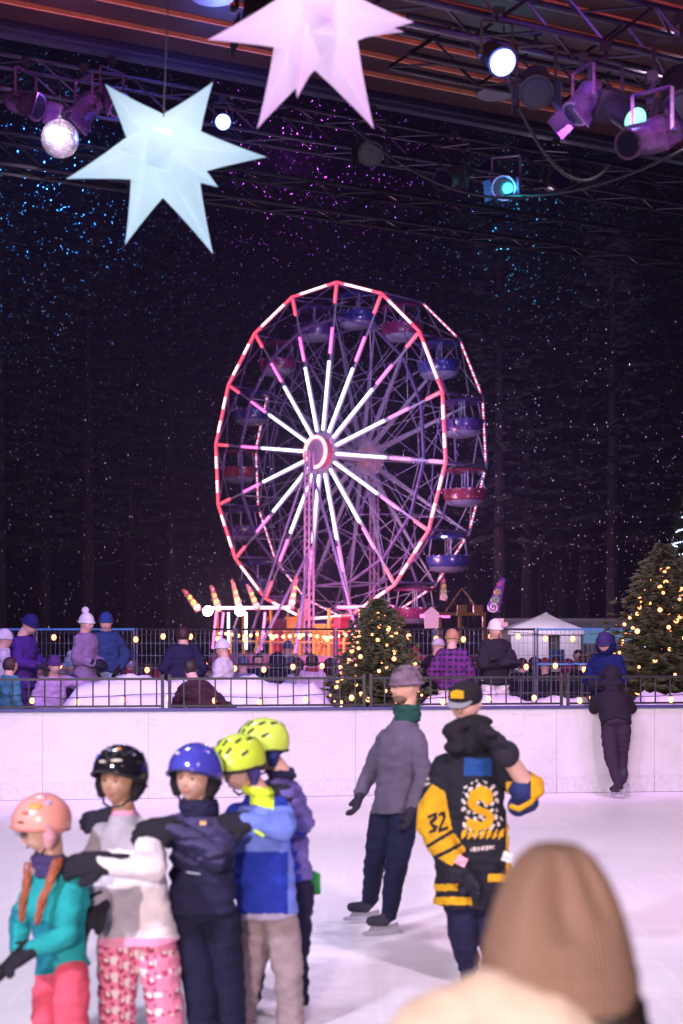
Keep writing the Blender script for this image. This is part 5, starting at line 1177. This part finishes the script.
# ================================================================== SPECTATORS BEHIND THE BOARDS
GS = 'people crowding behind the rink boards'
def sj(**k):
    b = dict(head=(0, -.01, 1.555), neck=(0, .02, 1.44), shL=(-.17, 0, 1.38), shR=(.17, 0, 1.38), elL=(-.22, .03, 1.10), elR=(.22, .03, 1.10), wrL=(-.20, -.10, .90), wrR=(.20, -.10, .90), pel=(0, 0, .95), hipL=(-.09, 0, .88), hipR=(.09, 0, .88), knL=(-.10, -.02, .48), knR=(.10, -.02, .48), anL=(-.10, 0, .10), anR=(.11, 0, .10))
    b.update(k); d = {a: Vector(v) for a, v in b.items()}; d['ftL'] = V(-.1, -1, 0); d['ftR'] = V(.1, -1, 0); return d
def crowd_person(label, px, top, Y, face, pose, jc, pc, hat=None, hatk='beanie', sc=1.0, skin=None, hairc=(.05, .03, .02), paint=None, hood=None, jlen=.10, lr=.075, scarf=None, vox=.017, nk=.062):
    """face: heading in degrees, 0 looks at the camera, 90 looks to the photo's right"""
    J = POSES[pose]() ; r, c, h, M = person(label, J, .115, (0, -1, -.08 if pose != 'look_down' else -.5), 0, vox, GS, skin=skin or M_skin, child=False,
        jacket=jc, jpaint=paint, dep=.135, hem=jlen, hemw=.19, waistw=.18, sleeve=(.078, .066, .052), pants=pc, legr=(.10, lr, lr * .9), boots=cloth('winter_boot', (.05, .04, .04)),
        gloves=M_glove, gl={'L': (J['wrL'] - J['elL'], V(.6, -.4, -.3), .4, 1, .02), 'R': (J['wrR'] - J['elR'], V(-.6, -.4, -.3), .4, -1, .02)}, gscale=1, smile=.2, wr=.012, root=V(0, 0, 0), nkr=nk)
    if hood: m = MB(); m.ball(c + V(0, .06, -.02), (.13, .12, .15), 14, 10); remesh(m, 'hood', hood, r, .02, 2, wrinkle=.01)
    if hat is not None:
        if hatk == 'beanie': beanie(r, c, h, M, hat, up=1.1)
        elif hatk == 'bobble': o = beanie(r, c, h, M, hat, up=1.1); MB().ball(c + V(0, .02, .17), .05, 10, 8).build('bobble', hat, o, smooth=True)
        elif hatk == 'helmet': helmet(r, c, h, M, hat, vents=True)
        else: beanie(r, c, h, M, hat, 'cap', up=.9, cuff=False); MB().prism([(-.5, 0), (-.4, .55), (.4, .55), (.5, 0)], c + V(0, -.09, .03), V(1, 0, 0) * h, V(0, -1, -.2) * h, .008).build('cap_peak', hat, r)
    else: hair(r, c, h, M, mat('hair_%d' % int(hairc[0] * 100), hairc, .6, bump=.4, bscale=50), long=.8 if pose in ('reach', 'slim') else 0, vox=.014)
    if scarf: m = MB(); m.ball(V(0, .01, 1.44), (.10, .10, .06), 14, 8); remesh(m, 'scarf', scarf, r, .016, 1, wrinkle=.01)
    r.scale = (sc, sc, sc); topz = P(px, top, Y).z; hh = (1.565 + .115 * 1.22) * sc
    r.location = (P(px, 0, Y).x, Y, topz - hh); r.rotation_euler = (0, 0, R_(face)); return r
POSES = dict(
    stand=lambda: sj(), slim=lambda: sj(shL=(-.15, 0, 1.37), shR=(.15, 0, 1.37), wrL=(-.08, -.20, 1.05), wrR=(.08, -.20, 1.05), elL=(-.20, 0, 1.10), elR=(.20, 0, 1.10)),
    pockets=lambda: sj(elL=(-.27, .06, 1.12), elR=(.27, .06, 1.12), wrL=(-.17, -.08, .96), wrR=(.17, -.08, .96)),
    folded=lambda: sj(elL=(-.23, -.08, 1.12), elR=(.23, -.08, 1.12), wrL=(.06, -.24, 1.14), wrR=(-.06, -.22, 1.18)),
    phone=lambda: sj(elL=(-.21, -.12, 1.14), elR=(.21, -.12, 1.14), wrL=(-.06, -.32, 1.30), wrR=(.06, -.32, 1.30)),
    look_down=lambda: sj(head=(0, -.08, 1.57), elL=(-.22, -.05, 1.12), elR=(.22, -.05, 1.12), wrL=(-.10, -.28, 1.08), wrR=(.10, -.28, 1.08)),
    reach=lambda: sj(head=(-.02, -.12, 1.52), neck=(0, -.05, 1.38), shL=(-.17, -.03, 1.32), shR=(.17, -.05, 1.33), elR=(.42, -.15, 1.24), wrR=(.66, -.2, 1.20)),
    lean=lambda: sj(head=(.20, -.05, 1.50), neck=(.14, 0, 1.36), shL=(-.02, 0, 1.32), shR=(.30, 0, 1.28), elL=(-.22, 0, 1.10), wrL=(-.42, -.02, .98), elR=(.40, -.05, 1.05), wrR=(.36, -.1, .85)))
CB = lambda n, c: cloth(n, c)
c_dark = CB('black_parka', (.02, .018, .03)); c_purp = CB('purple_coat', (.055, .018, .17)); c_lil = CB('lilac_coat', (.40, .27, .48)); c_mauve = CB('mauve_coat', (.24, .16, .30)); c_bl = CB('steel_blue_jacket', (.025, .05, .15)); c_jean = CB('pale_jeans', (.30, .38, .58))
c_dj = CB('dark_jeans', (.03, .03, .08)); c_wht = CB('white_jacket', (.62, .60, .66)); c_teal = CB('teal_gray_jacket', (.05, .20, .26)); c_blpuf = CB('cobalt_puffer', (.006, .012, .085)); c_brn = CB('brown_black_coat', (.05, .02, .03)); c_ind = CB('indigo_parka', (.02, .02, .06)); c_gr = CB('slate_parka', (.12, .13, .20))
c_whp = CB('white_trousers', (.66, .60, .66))
def plaid(co, no): u = (co[:, 0] * 30).astype(int) % 2; v = (co[:, 2] * 27).astype(int) % 2; return (u + v).clip(0, 2)
# front row, between the rail and the mesh fence (feet on the raised snow)
crowd_person('tall person in purple coat and dark blue beanie looking down by the rail', 24, 614, 17.5, 70, 'look_down', c_purp, CB('violet_trousers', (.05, .02, .14)), CB('navy_beanie', (.015, .015, .10)), jlen=.16)
crowd_person('person in lilac coat and plum beanie reaching out over the rail', 52, 651, 17.45, 35, 'reach', c_lil, c_lil, CB('plum_beanie', (.07, .03, .14)), jlen=.2, sc=.93, lr=.08)
crowd_person('person in teal gray jacket at the frame edge beside the purple coat', 10, 655, 17.2, 130, 'stand', c_teal, CB('gray_blue_trousers', (.20, .24, .40)), None, hairc=(.05, .02, .02), sc=.88)
crowd_person('person in white jacket mostly hidden behind the purple coat', 4, 628, 18.3, 100, 'phone', c_wht, c_dj, CB('white_knit_hat', (.7, .7, .74)), sc=.98)
crowd_person('person with white headscarf in mauve coat beside the blue jacket man', 86, 612, 18.4, 60, 'slim', c_mauve, CB('plum_trousers', (.09, .06, .14)), CB('white_knit_hat', (.7, .7, .74)), 'bobble', jlen=.2)
crowd_person('person in blue jacket and pale jeans facing the rink beyond the rail', 106, 611, 18.6, 10, 'pockets', c_bl, c_jean, CB('blue_beanie', (.025, .05, .2)), jlen=.04, lr=.09)
crowd_person('person in dark jacket and pale trousers standing below the orange fins', 183, 624, 18.9, 200, 'pockets', c_ind, c_whp, None, jlen=.05)
crowd_person('person in white hooded jacket right of the dark leaning figure', 223, 638, 18.8, 250, 'slim', c_wht, c_ind, CB('white_knit_hat', (.7, .7, .74)), jlen=.05, sc=.95)
crowd_person('dark coated figure leaning sideways against the rail', 204, 652, 16.62, 160, 'lean', c_brn, c_brn, None, jlen=.22, hairc=(.02, .015, .015), sc=.95)
crowd_person('person in purple plaid shirt and tan beanie before the fence', 452, 628, 18.3, 165, 'pockets', [c_ind, CB('magenta_plaid', (.13, .03, .15)), CB('plum_plaid', (.14, .03, .20))], c_whp, CB('tan_beanie', (.45, .26, .14)), paint=plaid, jlen=.06, sc=.97)
crowd_person('person in dark jacket and gray cap half behind the plaid shirt', 438, 636, 19.0, 150, 'stand', c_dark, c_dj, CB('pale_cap', (.5, .45, .5)), 'cap', sc=.96)
crowd_person('person in black parka and white beanie facing the rink', 495, 618, 18.2, 20, 'folded', c_dark, c_whp, CB('white_knit_hat', (.7, .7, .74)), jlen=.10)
crowd_person('person in cobalt puffer facing the hooded skater over the boards', 606, 632, 17.5, -25, 'look_down', c_blpuf, c_dj, CB('indigo_knit_hat', (.04, .03, .12)), hood=c_blpuf, jlen=.15)
# second row and the crowd on the lower ground beyond the mesh fence
rows = [(70, 655, 21.5, 0, 'slim', c_teal, c_dj, CB('pale_blue_hat', (.35, .5, .6)), 'bobble', 'person in teal jacket with pale blue hat behind the reaching arm'),
 (62, 664, 20.6, 190, 'stand', c_ind, c_dj, CB('gray_knit_hat', (.3, .3, .36)), 'beanie', 'person with gray hat low behind the lilac coat'),
 (130, 655, 22.0, 30, 'stand', c_ind, c_dj, None, '', 'dark haired person in indigo parka right of the pale jeans'),
 (147, 662, 21.5, 180, 'slim', c_bl, c_dj, None, '', 'person in blue jacket, back turned, over the first snow heap'),
 (160, 668, 22.6, 90, 'stand', CB('dark_red_parka', (.20, .03, .05)), c_dj, None, '', 'person in dark red parka beside the blue jacket over the snow'),
 (243, 655, 22.2, 185, 'phone', CB('gray_violet_jacket', (.26, .25, .42)), c_dj, CB('slate_knit_hat', (.10, .11, .2)), 'beanie', 'person in gray violet jacket with arms up below the beam light'),
 (258, 652, 24.5, 20, 'stand', c_ind, c_dj, None, '', 'dark figure behind the gray violet jacket'),
 (277, 650, 23.0, 180, 'stand', c_dark, c_bl, None, '', 'person in black parka, back turned, below the orange post'),
 (298, 656, 22.2, 180, 'slim', CB('pale_gray_parka', (.36, .36, .5)), c_dj, None, '', 'person in pale gray parka left of the pink white jacket'),
 (312, 652, 22.0, 175, 'stand', CB('pinkish_white_jacket', (.62, .48, .62)), c_ind, None, '', 'person in pinkish white jacket near the fir, back turned'),
 (330, 656, 22.6, 190, 'pockets', c_brn, c_dj, None, '', 'person in brown black coat between white jacket and small fir'),
 (288, 640, 27.0, 180, 'stand', c_gr, c_dj, CB('slate_knit_hat', (.10, .11, .2)), 'beanie', 'person in slate parka far back by the ride deck'),
 (345, 652, 24.0, 200, 'slim', CB('magenta_parka', (.42, .05, .26)), c_dj, None, '', 'person in magenta parka beside the small fir'),
 (416, 650, 22.5, 160, 'stand', c_ind, c_dj, CB('red_knit_hat', (.4, .04, .06)), 'bobble', 'person in indigo parka with red hat beside the small fir'),
 (407, 656, 24.5, 30, 'slim', c_gr, c_dj, None, '', 'person in slate parka just behind the gray skater'),
 (522, 656, 23.5, 180, 'stand', c_dark, c_dj, None, '', 'dark figure first in the row before the tent'),
 (534, 655, 24.0, 200, 'stand', c_ind, c_dj, None, '', 'indigo figure second in the row before the tent'),
 (545, 657, 23.4, 170, 'slim', c_dark, c_dj, CB('maroon_knit_hat', (.2, .03, .06)), 'beanie', 'dark figure in maroon hat before the tent'),
 (556, 655, 24.4, 180, 'pockets', c_dark, c_dj, None, '', 'broad dark figure standing before the tent middle'),
 (567, 657, 23.6, 190, 'slim', CB('wine_parka', (.14, .02, .06)), c_dj, None, '', 'figure in wine parka before the tent flap'),
 (583, 652, 23.0, 180, 'pockets', c_dark, c_dj, None, '', 'dark figure closest to the hooded skater before the tent'),
 (578, 648, 26.5, 0, 'stand', CB('olive_parka', (.08, .09, .05)), c_dj, None, '', 'figure in olive parka under the blue lit window'),
 (508, 655, 25.5, 180, 'stand', CB('gray_check_parka', (.17, .16, .2)), c_dj, None, '', 'figure in gray parka behind the white beanie person'),
 (478, 650, 25.0, 120, 'stand', c_ind, c_dj, None, '', 'indigo figure between plaid shirt and white beanie'),
 (200, 660, 25.0, 180, 'slim', c_gr, c_dj, None, '', 'slate figure behind the dark leaning coat'),
 (38, 660, 22.0, 30, 'stand', c_gr, c_dj, CB('pale_blue_hat', (.35, .5, .6)), 'beanie', 'slate parka figure with pale blue hat behind the purple coat'),
 (118, 664, 23.5, 150, 'slim', c_wht, c_dj, None, '', 'white jacket figure low behind the pale jeans'),
 (170, 656, 26.0, 190, 'stand', c_gr, c_dj, CB('gray_knit_hat', (.3, .3, .36)), 'bobble', 'slate figure with gray hat far behind the snow heap')]
scs = [cloth('gray_scarf', (.2, .2, .26)), None, cloth('red_scarf', (.3, .04, .06)), None, cloth('cream_scarf', (.5, .45, .42)), None, None]
for i_, (px, top, Y, fc, pose, jc, pc, hat, hk, lb) in enumerate(rows):
    hgt = P(px, top, Y).z + .35; crowd_person(lb, px, top, Y, fc, pose, jc, pc, hat, hk or 'beanie', sc=max(.72, hgt / 1.74), vox=.022, scarf=scs[i_ % 7], hood=(jc if not isinstance(jc, list) else jc[0]) if hat is None and i_ % 3 == 1 else None)
# ================================================================== HAZE
hm = bpy.data.materials.new('winter_night_haze'); hm.use_nodes = True; nt = hm.node_tree; nt.nodes.remove(nt.nodes['Principled BSDF'])
vp = nt.nodes.new('ShaderNodeVolumePrincipled'); vp.inputs['Color'].default_value = (.66, .56, 1, 1); vp.inputs['Density'].default_value = .0008; vp.inputs['Anisotropy'].default_value = .55
nt.links.new(vp.outputs[0], nt.nodes['Material Output'].inputs['Volume'])
hz_ = MB().box((0, 65, 16), (300, 200, 42)).build('haze', hm); tag(hz_, 'thin cold haze and snow mist hanging over the fair', 'haze', None, 'stuff')
